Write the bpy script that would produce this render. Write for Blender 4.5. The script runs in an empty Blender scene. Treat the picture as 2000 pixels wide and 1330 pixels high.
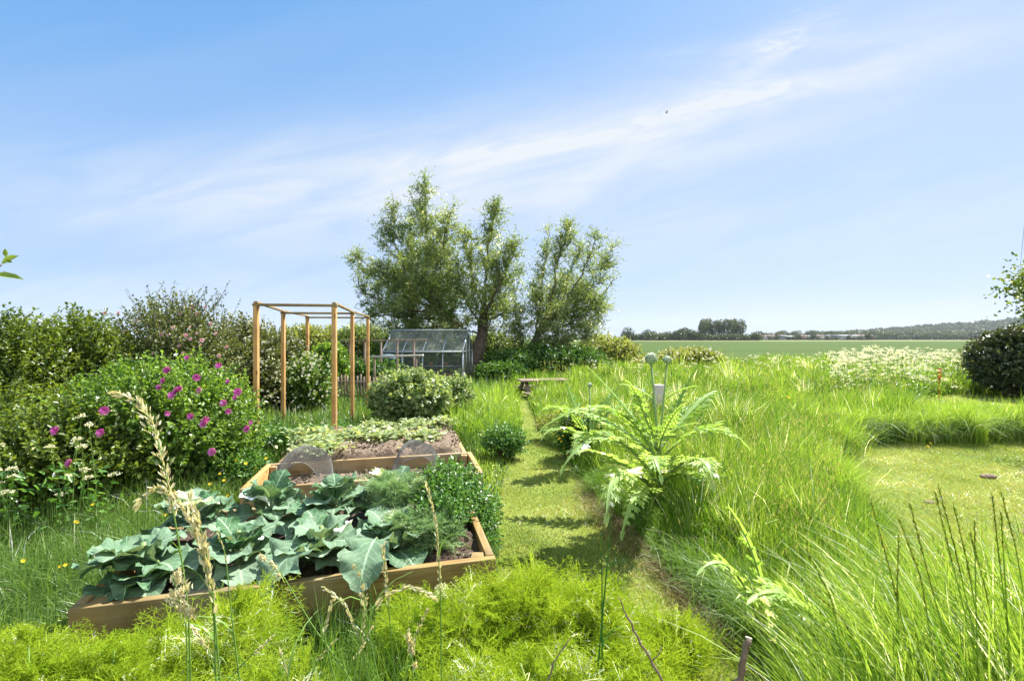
import bpy, math
import numpy as np
from math import radians, pi
from mathutils import Vector, Matrix
S = bpy.context.scene
COL = S.collection

# ------------------------------------------------------------------ camera, light, exposure
H, F, CX, HY = 1.55, 889.0, 1000.0, 661.0
cam = bpy.data.cameras.new("camera"); camo = bpy.data.objects.new("camera", cam); COL.objects.link(camo)
camo.location = (0, 0, H); camo.rotation_euler = (radians(90), 0, 0)
cam.sensor_width = 36; cam.lens = F*36/2000; cam.shift_y = -4/2000
cam.clip_start = .05; cam.clip_end = 9000
S.camera = camo
SUN_AZ, SUN_EL = radians(44), radians(53)
sd = np.array([math.sin(SUN_AZ)*math.cos(SUN_EL), math.cos(SUN_AZ)*math.cos(SUN_EL), math.sin(SUN_EL)])
sun = bpy.data.lights.new("sun", 'SUN'); suno = bpy.data.objects.new("sun", sun); COL.objects.link(suno)
sun.energy = 5.0; sun.angle = radians(.6); sun.color = (1, .965, .90)
suno.rotation_euler = Vector(sd).to_track_quat('Z', 'Y').to_euler()
S.view_settings.view_transform = 'Standard'; S.view_settings.look = 'None'
S.view_settings.exposure = 1.45; S.view_settings.gamma = 1
S.cycles.max_bounces = 6; S.cycles.diffuse_bounces = 3; S.cycles.transmission_bounces = 4
S.cycles.transparent_max_bounces = 8; S.cycles.caustics_reflective = False; S.cycles.caustics_refractive = False

world = bpy.data.worlds.new("World"); S.world = world; world.use_nodes = True
def build_world():
    nt = world.node_tree; N = nt.nodes; L = nt.links; N.clear()
    def m(op, a, b=None, c=None, clamp=False):
        n = N.new('ShaderNodeMath'); n.operation = op; n.use_clamp = clamp
        for i, x in enumerate((a, b, c)):
            if x is None: continue
            if isinstance(x, (int, float)): n.inputs[i].default_value = x
            else: L.new(x, n.inputs[i])
        return n.outputs[0]
    out = N.new('ShaderNodeOutputWorld'); bg = N.new('ShaderNodeBackground'); L.new(bg.outputs[0], out.inputs[0])
    bg.inputs[1].default_value = .1
    sky = N.new('ShaderNodeTexSky'); sky.sky_type = 'NISHITA'; sky.sun_disc = False
    sky.sun_elevation = SUN_EL; sky.sun_rotation = SUN_AZ; sky.air_density = 1.0; sky.dust_density = .6
    tc = N.new('ShaderNodeTexCoord'); sp = N.new('ShaderNodeSeparateXYZ'); L.new(tc.outputs['Generated'], sp.inputs[0])
    x, y, z = sp.outputs
    t = m('SUBTRACT', m('MULTIPLY', z, .95), m('MULTIPLY', x, .33))
    t = m('ADD', t, .10, clamp=True)
    rp = N.new('ShaderNodeValToRGB'); L.new(t, rp.inputs[0]); e = rp.color_ramp.elements
    e[0].position = 0; e[0].color = (.50, .65, .92, 1)
    e[1].position = .84; e[1].color = (.12, .385, .81, 1)
    a = e.new(.30); a.color = (.44, .61, .92, 1)
    a = e.new(.58); a.color = (.27, .51, .90, 1)
    sc = N.new('ShaderNodeVectorMath'); sc.operation = 'SCALE'; L.new(rp.outputs[0], sc.inputs[0]); sc.inputs['Scale'].default_value = 3.75
    mx = N.new('ShaderNodeMix'); mx.data_type = 'RGBA'; mx.inputs[0].default_value = .90
    L.new(sky.outputs[0], mx.inputs[6]); L.new(sc.outputs[0], mx.inputs[7])
    # cirrus : u = x/y, v = z/y on a plane ahead
    yc = m('MAXIMUM', y, .08); u = m('DIVIDE', x, yc); v = m('DIVIDE', z, yc)
    front = m('MULTIPLY', m('SUBTRACT', y, .15), 4, clamp=True)
    cmb = N.new('ShaderNodeCombineXYZ'); L.new(m('MULTIPLY', u, 1.3), cmb.inputs[0])
    L.new(m('MULTIPLY', m('SUBTRACT', v, m('MULTIPLY', u, .22)), 6.5), cmb.inputs[1]); cmb.inputs[2].default_value = 3.3
    def noise(vec, s, det=6, rough=.6, dist=.6):
        n = N.new('ShaderNodeTexNoise'); n.inputs['Scale'].default_value = s; n.inputs['Detail'].default_value = det
        n.inputs['Roughness'].default_value = rough; n.inputs['Distortion'].default_value = dist
        L.new(vec, n.inputs['Vector']); return n.outputs[0]
    n1 = noise(cmb.outputs[0], 1.6); n2 = noise(cmb.outputs[0], .7, 3, .5, .3); n3 = noise(cmb.outputs[0], 6, 8, .72, 1.2)
    def band(c0, c1, c2_, w, u0, du):
        cur = m('ADD', m('ADD', c0, m('MULTIPLY', u, c1)), m('MULTIPLY', m('MULTIPLY', u, u), c2_))
        b = m('DIVIDE', m('SUBTRACT', v, cur), w)
        g = m('POWER', 2.718, m('MULTIPLY', m('MULTIPLY', b, b), -1.0))
        a = m('DIVIDE', m('SUBTRACT', u, u0), du)
        g2 = m('POWER', 2.718, m('MULTIPLY', m('MULTIPLY', a, a), -1.0))
        return m('MULTIPLY', g, g2)
    b1 = band(.385, .16, .10, .12, -.05, 1.05)        # the long pale streak
    b2 = band(.415, .13, .0, .018, .03, .24)        # its brighter lower lip
    b3 = band(.42, .20, .02, .024, .50, .28)        # bright streak to the right
    b3b = band(.30, .60, -.02, .05, .58, .15)       # ragged plume
    b3c = band(.60, .07, .0, .025, .72, .45)
    b4 = band(.10, .0, .0, .05, -.95, .5)
    b5 = band(.045, .02, .0, .035, .9, .7)
    b6 = band(.22, .10, .0, .12, .5, 1.0)
    nn = m('MULTIPLY', m('SUBTRACT', n1, .32), 2.6, clamp=True)
    nf = m('ADD', m('MULTIPLY', m('SUBTRACT', n3, .35), 2.4, clamp=True), .15)
    s = m('ADD', m('MULTIPLY', m('MULTIPLY', b1, m('ADD', nn, .45)), .8), m('MULTIPLY', m('MULTIPLY', b2, nf), .8))
    s = m('ADD', s, m('MULTIPLY', m('MULTIPLY', b3, nf), 1.1)); s = m('ADD', s, m('MULTIPLY', m('MULTIPLY', b3b, nf), .7))
    s = m('ADD', s, m('MULTIPLY', m('MULTIPLY', b3c, nf), .32))
    s = m('ADD', s, m('MULTIPLY', m('MULTIPLY', b4, nn), .5)); s = m('ADD', s, m('MULTIPLY', m('MULTIPLY', b5, nn), .55))
    s = m('ADD', s, m('MULTIPLY', m('MULTIPLY', b6, nn), .5))
    wisp = m('MULTIPLY', m('SUBTRACT', n2, .46), 1.0, clamp=True)
    s = m('MULTIPLY', m('ADD', s, m('MULTIPLY', wisp, .35)), front, clamp=True)
    cl = N.new('ShaderNodeMix'); cl.data_type = 'RGBA'; L.new(s, cl.inputs[0]); L.new(mx.outputs[2], cl.inputs[6])
    cl.inputs[7].default_value = (3.1, 3.3, 3.55, 1)
    # unseen bright cloud added behind the camera as frontal fill light
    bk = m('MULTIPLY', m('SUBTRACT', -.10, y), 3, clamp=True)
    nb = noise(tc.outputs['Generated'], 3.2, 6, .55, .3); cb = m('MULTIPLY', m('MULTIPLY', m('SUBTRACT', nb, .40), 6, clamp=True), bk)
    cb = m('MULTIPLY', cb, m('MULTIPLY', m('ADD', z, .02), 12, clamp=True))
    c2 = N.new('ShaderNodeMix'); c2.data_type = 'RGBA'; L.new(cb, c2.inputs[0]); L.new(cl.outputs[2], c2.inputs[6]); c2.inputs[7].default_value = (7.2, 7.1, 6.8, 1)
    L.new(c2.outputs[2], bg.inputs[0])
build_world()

# ------------------------------------------------------------------ helpers
def P(px, py, Z): return np.array([(px-CX)/F*Z, Z, H-(py-HY)/F*Z])
def G(px, py, z=0.0):
    Z = F*(H-z)/(py-HY); return np.array([(px-CX)/F*Z, Z, z])
def unit(v):
    v = np.asarray(v, float); return v/np.maximum(np.linalg.norm(v, axis=-1, keepdims=True), 1e-9)
def pn(p, seed=0, f=1.0):
    r = np.random.default_rng(900+seed); p = np.asarray(p, float); o = 0
    for k in range(5):
        w = r.normal(size=p.shape[-1])*f*(1.0+.5*k); o = o+np.sin(p@w+r.uniform(0, 6.28))/(1+.35*k)
    return o/2.4
def inpoly(x, y, poly):
    c = np.zeros(len(x), bool); j = len(poly)-1
    for i in range(len(poly)):
        xi, yi = poly[i]; xj, yj = poly[j]
        if yi != yj:
            c ^= ((yi > y) != (yj > y)) & (x < (xj-xi)*(y-yi)/(yj-yi)+xi)
        j = i
    return c
class Geo:
    def __init__(s): s.v = []; s.q = []; s.t3 = []; s.t = []; s.g = []; s.n = 0
    def add(s, v, quads=None, tris=None, t=.5, g=None):
        v = np.asarray(v, float).reshape(-1, 3); k = len(v)
        if quads is not None and len(quads): s.q.append(np.asarray(quads, np.int64).reshape(-1, 4)+s.n)
        if tris is not None and len(tris): s.t3.append(np.asarray(tris, np.int64).reshape(-1, 3)+s.n)
        s.v.append(v); s.t.append(np.broadcast_to(np.asarray(t, float), (k,)).copy())
        s.g.append(np.zeros((k, 3)) if g is None else np.asarray(g, float).reshape(-1, 3)); s.n += k
        return s
    def mesh(s, name, origin, mats, smooth=False):
        me = bpy.data.meshes.new(name)
        v = np.concatenate(s.v)-np.asarray(origin, float)
        q = np.concatenate(s.q) if s.q else np.zeros((0, 4), np.int64)
        t = np.concatenate(s.t3) if s.t3 else np.zeros((0, 3), np.int64)
        me.vertices.add(len(v)); me.vertices.foreach_set('co', v.astype(np.float32).ravel())
        me.loops.add(q.size+t.size); me.loops.foreach_set('vertex_index', np.concatenate([q.ravel(), t.ravel()]).astype(np.int32))
        nf = len(q)+len(t); me.polygons.add(nf)
        st = np.concatenate([np.arange(len(q))*4, len(q)*4+np.arange(len(t))*3]).astype(np.int32)
        me.polygons.foreach_set('loop_start', st)
        if smooth: me.polygons.foreach_set('use_smooth', np.ones(nf, bool))
        me.update(calc_edges=True)
        a = me.attributes.new('tint', 'FLOAT', 'POINT'); a.data.foreach_set('value', np.concatenate(s.t).astype(np.float32))
        g = np.concatenate(s.g)
        if np.any(g):
            a = me.attributes.new('gr', 'FLOAT_VECTOR', 'POINT'); a.data.foreach_set('vector', g.astype(np.float32).ravel())
        me.materials.append(mats)
        return me
def wloc(o):
    p = np.zeros(3)
    while o is not None: p = p+np.array(o.location); o = o.parent
    return p
def tag(o, label=None, cat=None, group=None, kind=None):
    for k, x in (('label', label), ('category', cat), ('group', group), ('kind', kind)):
        if x: o[k] = x
    return o
def thing(name, label, cat, loc, group=None):
    o = bpy.data.objects.new(name, None); COL.objects.link(o); o.location = tuple(loc); o.empty_display_size = .1
    return tag(o, label, cat, group)
def part(name, geo, mat, parent, smooth=False, bevel=0, label=None, kind=None):
    o = bpy.data.objects.new(name, geo.mesh(name, wloc(parent), mat, smooth)); COL.objects.link(o); o.parent = parent
    if bevel:
        b = o.modifiers.new('bevel', 'BEVEL'); b.width = bevel; b.segments = 2; b.limit_method = 'ANGLE'
    return tag(o, label, kind=kind)
def solo(name, geo, mat, label=None, cat=None, loc=(0, 0, 0), group=None, kind=None, smooth=False, bevel=0):
    o = bpy.data.objects.new(name, geo.mesh(name, loc, mat, smooth)); COL.objects.link(o); o.location = tuple(loc)
    if bevel:
        b = o.modifiers.new('bevel', 'BEVEL'); b.width = bevel; b.segments = 2; b.limit_method = 'ANGLE'
    return tag(o, label, cat, group, kind)

def tube(g, pts, r, sides=6, t=.5, cap=True):
    pts = np.asarray(pts, float); n = len(pts); r = np.broadcast_to(np.asarray(r, float), (n,))
    T = unit(np.gradient(pts, axis=0)); ref = np.array([.13, .99, .07]) if abs(T[0][2]) > .8 else np.array([0, 0, 1.])
    A = unit(np.cross(T, ref)); B = np.cross(T, A); an = np.linspace(0, 2*pi, sides, endpoint=False)
    v = pts[:, None]+r[:, None, None]*(np.cos(an)[None, :, None]*A[:, None]+np.sin(an)[None, :, None]*B[:, None])
    i = np.arange(n-1)[:, None]*sides; k = np.arange(sides)[None]; k2 = (k+1) % sides
    q = np.stack([i+k, i+k2, i+sides+k2, i+sides+k], -1).reshape(-1, 4)
    v = v.reshape(-1, 3); tris = []
    if cap:
        v = np.vstack([v, pts[0], pts[-1]]); a, b = n*sides, n*sides+1
        for j in range(sides):
            tris.append((a, (j+1) % sides, j)); tris.append((b, (n-1)*sides+j, (n-1)*sides+(j+1) % sides))
    L = np.concatenate([[0], np.cumsum(np.linalg.norm(np.diff(pts, axis=0), axis=1))])
    gg = np.stack([np.repeat(L, sides), np.tile(np.cos(an)*.05, n), np.tile(np.sin(an)*.05, n)], -1)
    if cap: gg = np.vstack([gg, [L[0], 0, 0], [L[-1], 0, 0]])
    g.add(v, q, tris, t, gg+.001)
def beam(g, p0, p1, w, h, up=(0, 0, 1), t=.5, seed=0):
    p0 = np.asarray(p0, float); p1 = np.asarray(p1, float); d = p1-p0; Ln = np.linalg.norm(d); d = d/Ln
    s = unit(np.cross(d, up)); u = np.cross(s, d)
    v = []; gg = []; off = np.random.default_rng(int(abs(p0.sum()*977+seed*31)) % 99991).uniform(0, 40, 3)
    for a in (0, 1):
        for b, c in ((-1, -1), (1, -1), (1, 1), (-1, 1)):
            v.append(p0+d*Ln*a+s*w/2*b+u*h/2*c); gg.append(off+np.array([a*Ln, b*w/2, c*h/2]))
    g.add(v, [(3, 2, 1, 0), (4, 5, 6, 7), (0, 1, 5, 4), (1, 2, 6, 5), (2, 3, 7, 6), (3, 0, 4, 7)], None, t, gg)
    return g
def leaves(g, c, d, n, L, W, t, fold=.2, bend=.15):
    c = np.asarray(c, float); N = len(c)
    if not N: return
    d = unit(d); s = unit(np.cross(d, n)); n = np.cross(s, d)
    L = np.broadcast_to(L, (N,))[:, None]; W = np.broadcast_to(W, (N,))[:, None]; t = np.broadcast_to(t, (N,))
    v = np.stack([c, c+d*L*.3+s*W*.5+n*W*fold, c+d*L*.68+s*W*.4+n*(W*fold-L*bend*.4), c+d*L-n*L*bend,
                  c+d*L*.68-s*W*.4+n*(W*fold-L*bend*.4), c+d*L*.3-s*W*.5+n*W*fold], 1).reshape(-1, 3)
    i = np.arange(N)[:, None]*6
    q = np.concatenate([i+np.array([0, 1, 2, 3]), i+np.array([0, 3, 4, 5])])
    g.add(v, q, None, np.repeat(t, 6))
def blades(g, b, h, ld, lean, w, t, k=3, droop=.0, az=None, rng=None):
    b = np.asarray(b, float); N = len(b)
    if not N: return
    h = np.broadcast_to(h, (N,)); w = np.broadcast_to(w, (N,)); lean = np.broadcast_to(lean, (N,)); droop = np.broadcast_to(droop, (N,))
    if az is None: az = rng.uniform(0, 2*pi, N)
    sv = np.stack([np.cos(az), np.sin(az), np.zeros(N)], -1)
    ld = np.concatenate([unit(ld), np.zeros((N, 1))], 1)
    V = []
    for i in range(k+1):
        s = i/k
        p = b+ld*(h*lean*s**1.9)[:, None]; p = p.copy(); p[:, 2] += h*(s-droop*s**3)
        if i < k:
            ww = (w*(1-s**1.6)*.5+w*.04)[:, None]; V += [p-sv*ww, p+sv*ww]
        else: V.append(p)
    V = np.stack(V, 1); m = 2*k+1; i0 = np.arange(N)[:, None]*m
    q = [i0+np.array([2*j, 2*j+1, 2*j+3, 2*j+2]) for j in range(k-1)]
    g.add(V.reshape(-1, 3), np.concatenate(q) if q else None, i0+np.array([2*k-2, 2*k-1, 2*k]), np.repeat(np.broadcast_to(t, (N,)), m))

# ------------------------------------------------------------------ materials
def mat(name):
    m = bpy.data.materials.new(name); m.use_nodes = True; m.node_tree.nodes.clear(); return m, m.node_tree.nodes, m.node_tree.links
def foliage(name, cols, trans=.35, rough=.5, spec=.35, tcol=1.25, noise=0, vein=None):
    m, N, L = mat(name)
    at = N.new('ShaderNodeAttribute'); at.attribute_name = 'tint'
    rp = N.new('ShaderNodeValToRGB'); L.new(at.outputs['Fac'], rp.inputs[0]); e = rp.color_ramp.elements
    for i, c in enumerate(cols):
        p = i/(len(cols)-1)
        x = e[0] if i == 0 else (e[1] if i == len(cols)-1 else e.new(p)); x.position = p if i else 0
        x.color = (*c, 1)
    e[len(e)-1].position = 1
    c = rp.outputs[0]
    if vein is not None:
        ag = N.new('ShaderNodeAttribute'); ag.attribute_name = 'gr'; sp = N.new('ShaderNodeSeparateXYZ'); L.new(ag.outputs['Vector'], sp.inputs[0])
        ab = N.new('ShaderNodeMath'); ab.operation = 'ABSOLUTE'; L.new(sp.outputs[1], ab.inputs[0])
        r1 = N.new('ShaderNodeMapRange'); L.new(ab.outputs[0], r1.inputs[0]); r1.inputs[1].default_value = .02; r1.inputs[2].default_value = .055
        r1.inputs[3].default_value = 1; r1.inputs[4].default_value = 0
        # side veins  frac(u*6 - |v|*1.4)
        a = N.new('ShaderNodeMath'); a.operation = 'MULTIPLY'; L.new(sp.outputs[0], a.inputs[0]); a.inputs[1].default_value = 7
        b = N.new('ShaderNodeMath'); b.operation = 'MULTIPLY_ADD'; L.new(ab.outputs[0], b.inputs[0]); b.inputs[1].default_value = -2.6; L.new(a.outputs[0], b.inputs[2])
        fr = N.new('ShaderNodeMath'); fr.operation = 'PINGPONG'; L.new(b.outputs[0], fr.inputs[0]); fr.inputs[1].default_value = .5
        r2 = N.new('ShaderNodeMapRange'); L.new(fr.outputs[0], r2.inputs[0]); r2.inputs[1].default_value = .02; r2.inputs[2].default_value = .07
        r2.inputs[3].default_value = .55; r2.inputs[4].default_value = 0
        mxx = N.new('ShaderNodeMath'); mxx.operation = 'MAXIMUM'; L.new(r1.outputs[0], mxx.inputs[0]); L.new(r2.outputs[0], mxx.inputs[1])
        mv = N.new('ShaderNodeMix'); mv.data_type = 'RGBA'; L.new(mxx.outputs[0], mv.inputs[0]); L.new(c, mv.inputs[6]); mv.inputs[7].default_value = (*vein, 1)
        c = mv.outputs[2]
    pb = N.new('ShaderNodeBsdfPrincipled'); L.new(c, pb.inputs['Base Color']); pb.inputs['Roughness'].default_value = rough
    pb.inputs['Specular IOR Level'].default_value = spec
    if noise:
        tn = N.new('ShaderNodeTexNoise'); tn.inputs['Scale'].default_value = noise; tn.inputs['Detail'].default_value = 3
        ge = N.new('ShaderNodeNewGeometry'); L.new(ge.outputs['Position'], tn.inputs['Vector'])
        bu = N.new('ShaderNodeBump'); bu.inputs['Strength'].default_value = .5; bu.inputs['Distance'].default_value = .01
        L.new(tn.outputs[0], bu.inputs['Height']); L.new(bu.outputs[0], pb.inputs['Normal'])
    out = N.new('ShaderNodeOutputMaterial')
    if trans:
        tr = N.new('ShaderNodeBsdfTranslucent')
        vm = N.new('ShaderNodeVectorMath'); vm.operation = 'MULTIPLY'; L.new(c, vm.inputs[0]); vm.inputs[1].default_value = (tcol*1.15, tcol*1.05, tcol*.5)
        L.new(vm.outputs[0], tr.inputs[0]); mx = N.new('ShaderNodeMixShader'); mx.inputs[0].default_value = trans
        L.new(pb.outputs[0], mx.inputs[1]); L.new(tr.outputs[0], mx.inputs[2]); L.new(mx.outputs[0], out.inputs[0])
    else: L.new(pb.outputs[0], out.inputs[0])
    return m
def plain(name, c, rough=.6, metal=0, c2=None, scale=8, bump=0, spec=.4, coord='pos'):
    m, N, L = mat(name); pb = N.new('ShaderNodeBsdfPrincipled'); out = N.new('ShaderNodeOutputMaterial'); L.new(pb.outputs[0], out.inputs[0])
    pb.inputs['Roughness'].default_value = rough; pb.inputs['Metallic'].default_value = metal; pb.inputs['Specular IOR Level'].default_value = spec
    pb.inputs['Base Color'].default_value = (*c, 1)
    if c2 is not None:
        ge = N.new('ShaderNodeNewGeometry'); tn = N.new('ShaderNodeTexNoise'); tn.inputs['Scale'].default_value = scale; tn.inputs['Detail'].default_value = 7
        tn.inputs['Roughness'].default_value = .65
        L.new(ge.outputs['Position'], tn.inputs['Vector']); rp = N.new('ShaderNodeValToRGB'); L.new(tn.outputs[0], rp.inputs[0])
        rp.color_ramp.elements[0].position = .35; rp.color_ramp.elements[0].color = (*c, 1)
        rp.color_ramp.elements[1].position = .65; rp.color_ramp.elements[1].color = (*c2, 1); L.new(rp.outputs[0], pb.inputs['Base Color'])
        if bump:
            bu = N.new('ShaderNodeBump'); bu.inputs['Strength'].default_value = 1; bu.inputs['Distance'].default_value = bump
            L.new(tn.outputs[0], bu.inputs['Height']); L.new(bu.outputs[0], pb.inputs['Normal'])
    return m
def wood(name, c1, c2, c3, rough=.7):
    m, N, L = mat(name); pb = N.new('ShaderNodeBsdfPrincipled'); out = N.new('ShaderNodeOutputMaterial'); L.new(pb.outputs[0], out.inputs[0])
    at = N.new('ShaderNodeAttribute'); at.attribute_name = 'gr'
    def nz(sc, s, d=4, dist=0):
        mp = N.new('ShaderNodeMapping'); mp.inputs['Scale'].default_value = sc; L.new(at.outputs['Vector'], mp.inputs[0])
        t = N.new('ShaderNodeTexNoise'); t.inputs['Scale'].default_value = s; t.inputs['Detail'].default_value = d; t.inputs['Distortion'].default_value = dist
        L.new(mp.outputs[0], t.inputs[0]); return t.outputs[0]
    a = nz((.6, 9, 9), 6, 5, .8); b = nz((1, 2, 2), 2.2, 3)
    r1 = N.new('ShaderNodeValToRGB'); L.new(a, r1.inputs[0]); r1.color_ramp.elements[0].position = .35; r1.color_ramp.elements[1].position = .68
    r1.color_ramp.elements[0].color = (*c1, 1); r1.color_ramp.elements[1].color = (*c2, 1)
    r2 = N.new('ShaderNodeMapRange'); L.new(b, r2.inputs[0]); r2.inputs[1].default_value = .42; r2.inputs[2].default_value = .66
    mx = N.new('ShaderNodeMix'); mx.data_type = 'RGBA'; L.new(r2.outputs[0], mx.inputs[0]); L.new(r1.outputs[0], mx.inputs[6]); mx.inputs[7].default_value = (*c3, 1)
    # knots
    mp = N.new('ShaderNodeMapping'); mp.inputs['Scale'].default_value = (3.2, 9, 9); L.new(at.outputs['Vector'], mp.inputs[0])
    vo = N.new('ShaderNodeTexVoronoi'); vo.inputs['Scale'].default_value = 1.0; L.new(mp.outputs[0], vo.inputs['Vector'])
    kr = N.new('ShaderNodeMapRange'); L.new(vo.outputs['Distance'], kr.inputs[0]); kr.inputs[1].default_value = .06; kr.inputs[2].default_value = .16
    kr.inputs[3].default_value = .75; kr.inputs[4].default_value = 0
    sn = nz((1.3, .5, .9), 3.0, 6, .4); sr = N.new('ShaderNodeMapRange'); L.new(sn, sr.inputs[0]); sr.inputs[1].default_value = .50; sr.inputs[2].default_value = .72; sr.inputs[3].default_value = 0; sr.inputs[4].default_value = .62
    m3 = N.new('ShaderNodeMix'); m3.data_type = 'RGBA'; L.new(sr.outputs[0], m3.inputs[0]); L.new(mx.outputs[2], m3.inputs[6]); m3.inputs[7].default_value = (c1[0]*.45, c1[1]*.45, c1[2]*.5, 1)
    m2 = N.new('ShaderNodeMix'); m2.data_type = 'RGBA'; L.new(kr.outputs[0], m2.inputs[0]); L.new(m3.outputs[2], m2.inputs[6]); m2.inputs[7].default_value = (c1[0]*.3, c1[1]*.25, c1[2]*.2, 1)
    L.new(m2.outputs[2], pb.inputs['Base Color']); pb.inputs['Roughness'].default_value = rough; pb.inputs['Specular IOR Level'].default_value = .25
    bu = N.new('ShaderNodeBump'); bu.inputs['Strength'].default_value = .5; bu.inputs['Distance'].default_value = .003; L.new(a, bu.inputs['Height']); L.new(bu.outputs[0], pb.inputs['Normal'])
    return m

MEADOW = foliage('meadow_grass', [(.07, .19, .010), (.145, .315, .017), (.225, .41, .032), (.37, .50, .10)], .5, .45, .35)
MEADOW_COOL = foliage('cool_grass', [(.045, .14, .012), (.085, .22, .018), (.14, .29, .028), (.22, .35, .06)], .42, .42, .4)
ROUGH = foliage('rough_grass', [(.03, .10, .012), (.06, .16, .018), (.11, .24, .03), (.22, .34, .08)], .38, .42, .4)
LAWN = foliage('lawn_blades', [(.12, .22, .015), (.22, .34, .025), (.33, .42, .055), (.50, .47, .17)], .36, .55, .25)
SEED = foliage('seed_heads', [(.24, .22, .08), (.33, .34, .10), (.42, .48, .18)], .4, .6, .2)
OATS = foliage('pale_oat_heads', [(.52, .46, .26), (.64, .59, .38), (.74, .70, .50)], .3, .5, .3)
STALK = foliage('green_stalk', [(.12, .24, .04), (.2, .33, .07)], .2, .4, .4)
FENNEL = foliage('fennel', [(.22, .35, .02), (.31, .44, .03), (.40, .51, .055)], .5, .8, .0, tcol=1.08)
FENNEL_COOL = foliage('fennel_cool', [(.14, .27, .10), (.22, .37, .15), (.32, .46, .23)], .35, .5, .25)
HEDGE = foliage('hedge_leaf', [(.04, .085, .01), (.085, .15, .015), (.14, .22, .025), (.22, .29, .04)], .42, .38, .45)
BRAMBLE = foliage('climbing_rose_leaf', [(.04, .07, .015), (.08, .12, .025), (.13, .175, .04), (.22, .24, .08)], .36, .36, .5)
ROSE = foliage('rose_leaf', [(.05, .13, .015), (.10, .22, .025), (.16, .30, .035), (.26, .40, .07)], .46, .38, .45)
CURRANT = foliage('currant_leaf', [(.07, .17, .03), (.13, .27, .045), (.22, .38, .08), (.46, .52, .28)], .42, .4, .4)
HERB = foliage('herb_leaf', [(.05, .14, .025), (.09, .22, .035), (.15, .30, .06)], .38, .35, .5)
WILLOW = foliage('willow_leaf', [(.09, .16, .03), (.15, .24, .05), (.215, .31, .08), (.34, .41, .18)], .5, .4, .45)
DARKBUSH = foliage('dark_leaf', [(.02, .04, .01), (.04, .07, .018), (.07, .11, .03), (.14, .16, .06)], .26, .32, .6)
THICKET = foliage('thicket_leaf', [(.035, .10, .015), (.07, .16, .02), (.11, .22, .035)], .38, .4, .4)
OLIVE = foliage('olive_leaf', [(.15, .20, .03), (.24, .29, .06), (.36, .39, .13)], .42, .45, .35)
FARTREE = foliage('far_tree_leaf', [(.05, .08, .03), (.075, .11, .04), (.11, .15, .055)], .15, .6, .2)
FARPOPLAR = foliage('far_poplar_leaf', [(.08, .11, .05), (.11, .15, .07), (.15, .19, .09)], .2, .6, .2)
CABBAGE = foliage('cabbage_leaf', [(.06, .15, .06), (.115, .21, .115), (.22, .31, .21)], .22, .6, .22, noise=45, vein=(.34, .46, .30))
CARDOON = foliage('cardoon_leaf', [(.20, .38, .03), (.30, .48, .07), (.42, .55, .22)], .45, .45, .35)
CARDSTEM = foliage('cardoon_stem', [(.18, .28, .08), (.26, .36, .14)], .1, .5, .35)
BIRDLEAF = foliage('sapling_leaf', [(.14, .24, .02), (.22, .33, .03), (.30, .40, .04)], .45, .4, .4)
PURPLE = foliage('magenta_petal', [(.48, .06, .34), (.62, .12, .44), (.72, .28, .56)], .3, .5, .25, tcol=1.1)
PINK = foliage('pink_petal', [(.75, .30, .38), (.82, .50, .52), (.85, .68, .66)], .3, .5, .25, tcol=1.1)
WHITE = foliage('white_petal', [(.68, .66, .52), (.78, .77, .66), (.86, .86, .80)], .3, .5, .25)
YELLOW = foliage('yellow_petal', [(.75, .52, .02), (.85, .68, .04)], .3, .5, .25)
BARK = plain('bark', (.07, .055, .04), .9, c2=(.16, .13, .10), scale=9, bump=.03)
TWIG = plain('twig', (.14, .09, .055), .75, c2=(.26, .19, .13), scale=30, bump=.002)
STEMG = plain('bush_stem', (.05, .045, .02), .8, c2=(.10, .09, .04), scale=20)
CUT = plain('cut_wood', (.65, .55, .4), .8)
PINE = wood('new_pine', (.42, .22, .07), (.58, .34, .13), (.50, .30, .12))
BEDW = wood('bed_board', (.22, .13, .04), (.34, .24, .09), (.24, .20, .11))
BEDG = wood('weathered_board', (.27, .17, .07), (.40, .28, .13), (.32, .25, .15))
OLDW = wood('old_wood', (.17, .11, .07), (.30, .22, .16), (.24, .19, .15))
GREYW = wood('grey_timber', (.40, .37, .32), (.58, .55, .48), (.48, .46, .4))
SOIL = plain('soil', (.045, .028, .018), .95, c2=(.12, .08, .055), scale=22, bump=.03)
SOILD = plain('dry_soil', (.11, .075, .05), .95, c2=(.27, .20, .14), scale=26, bump=.03)
METAL = plain('aluminium', (.42, .46, .46), .4, .7)
WIRE = plain('galvanised_wire', (.16, .16, .15), .6, .2)
SOILPINK = plain('pinkish_stone', (.34, .24, .20), .9, c2=(.5, .40, .36), scale=40, bump=.004)
STONE = plain('pale_stone', (.42, .38, .34), .85, c2=(.6, .55, .5), scale=30, bump=.01)
PALE = plain('pale_plastic', (.62, .66, .68), .5, c2=(.5, .54, .55), scale=12)
BLACK = plain('black_plastic', (.02, .022, .024), .45)
BUTT = plain('green_plastic', (.02, .10, .06), .4)
BLUEG = plain('blue_grey_plastic', (.07, .12, .15), .45)
TERRA = plain('terracotta', (.45, .13, .05), .8, c2=(.5, .2, .1), scale=20)
ORANGE = plain('orange_plastic', (.75, .10, .03), .5)
BIRD = plain('bird_feather', (.06, .06, .07), .7)
CABLE = plain('cable', (.10, .12, .14), .6)
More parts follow.
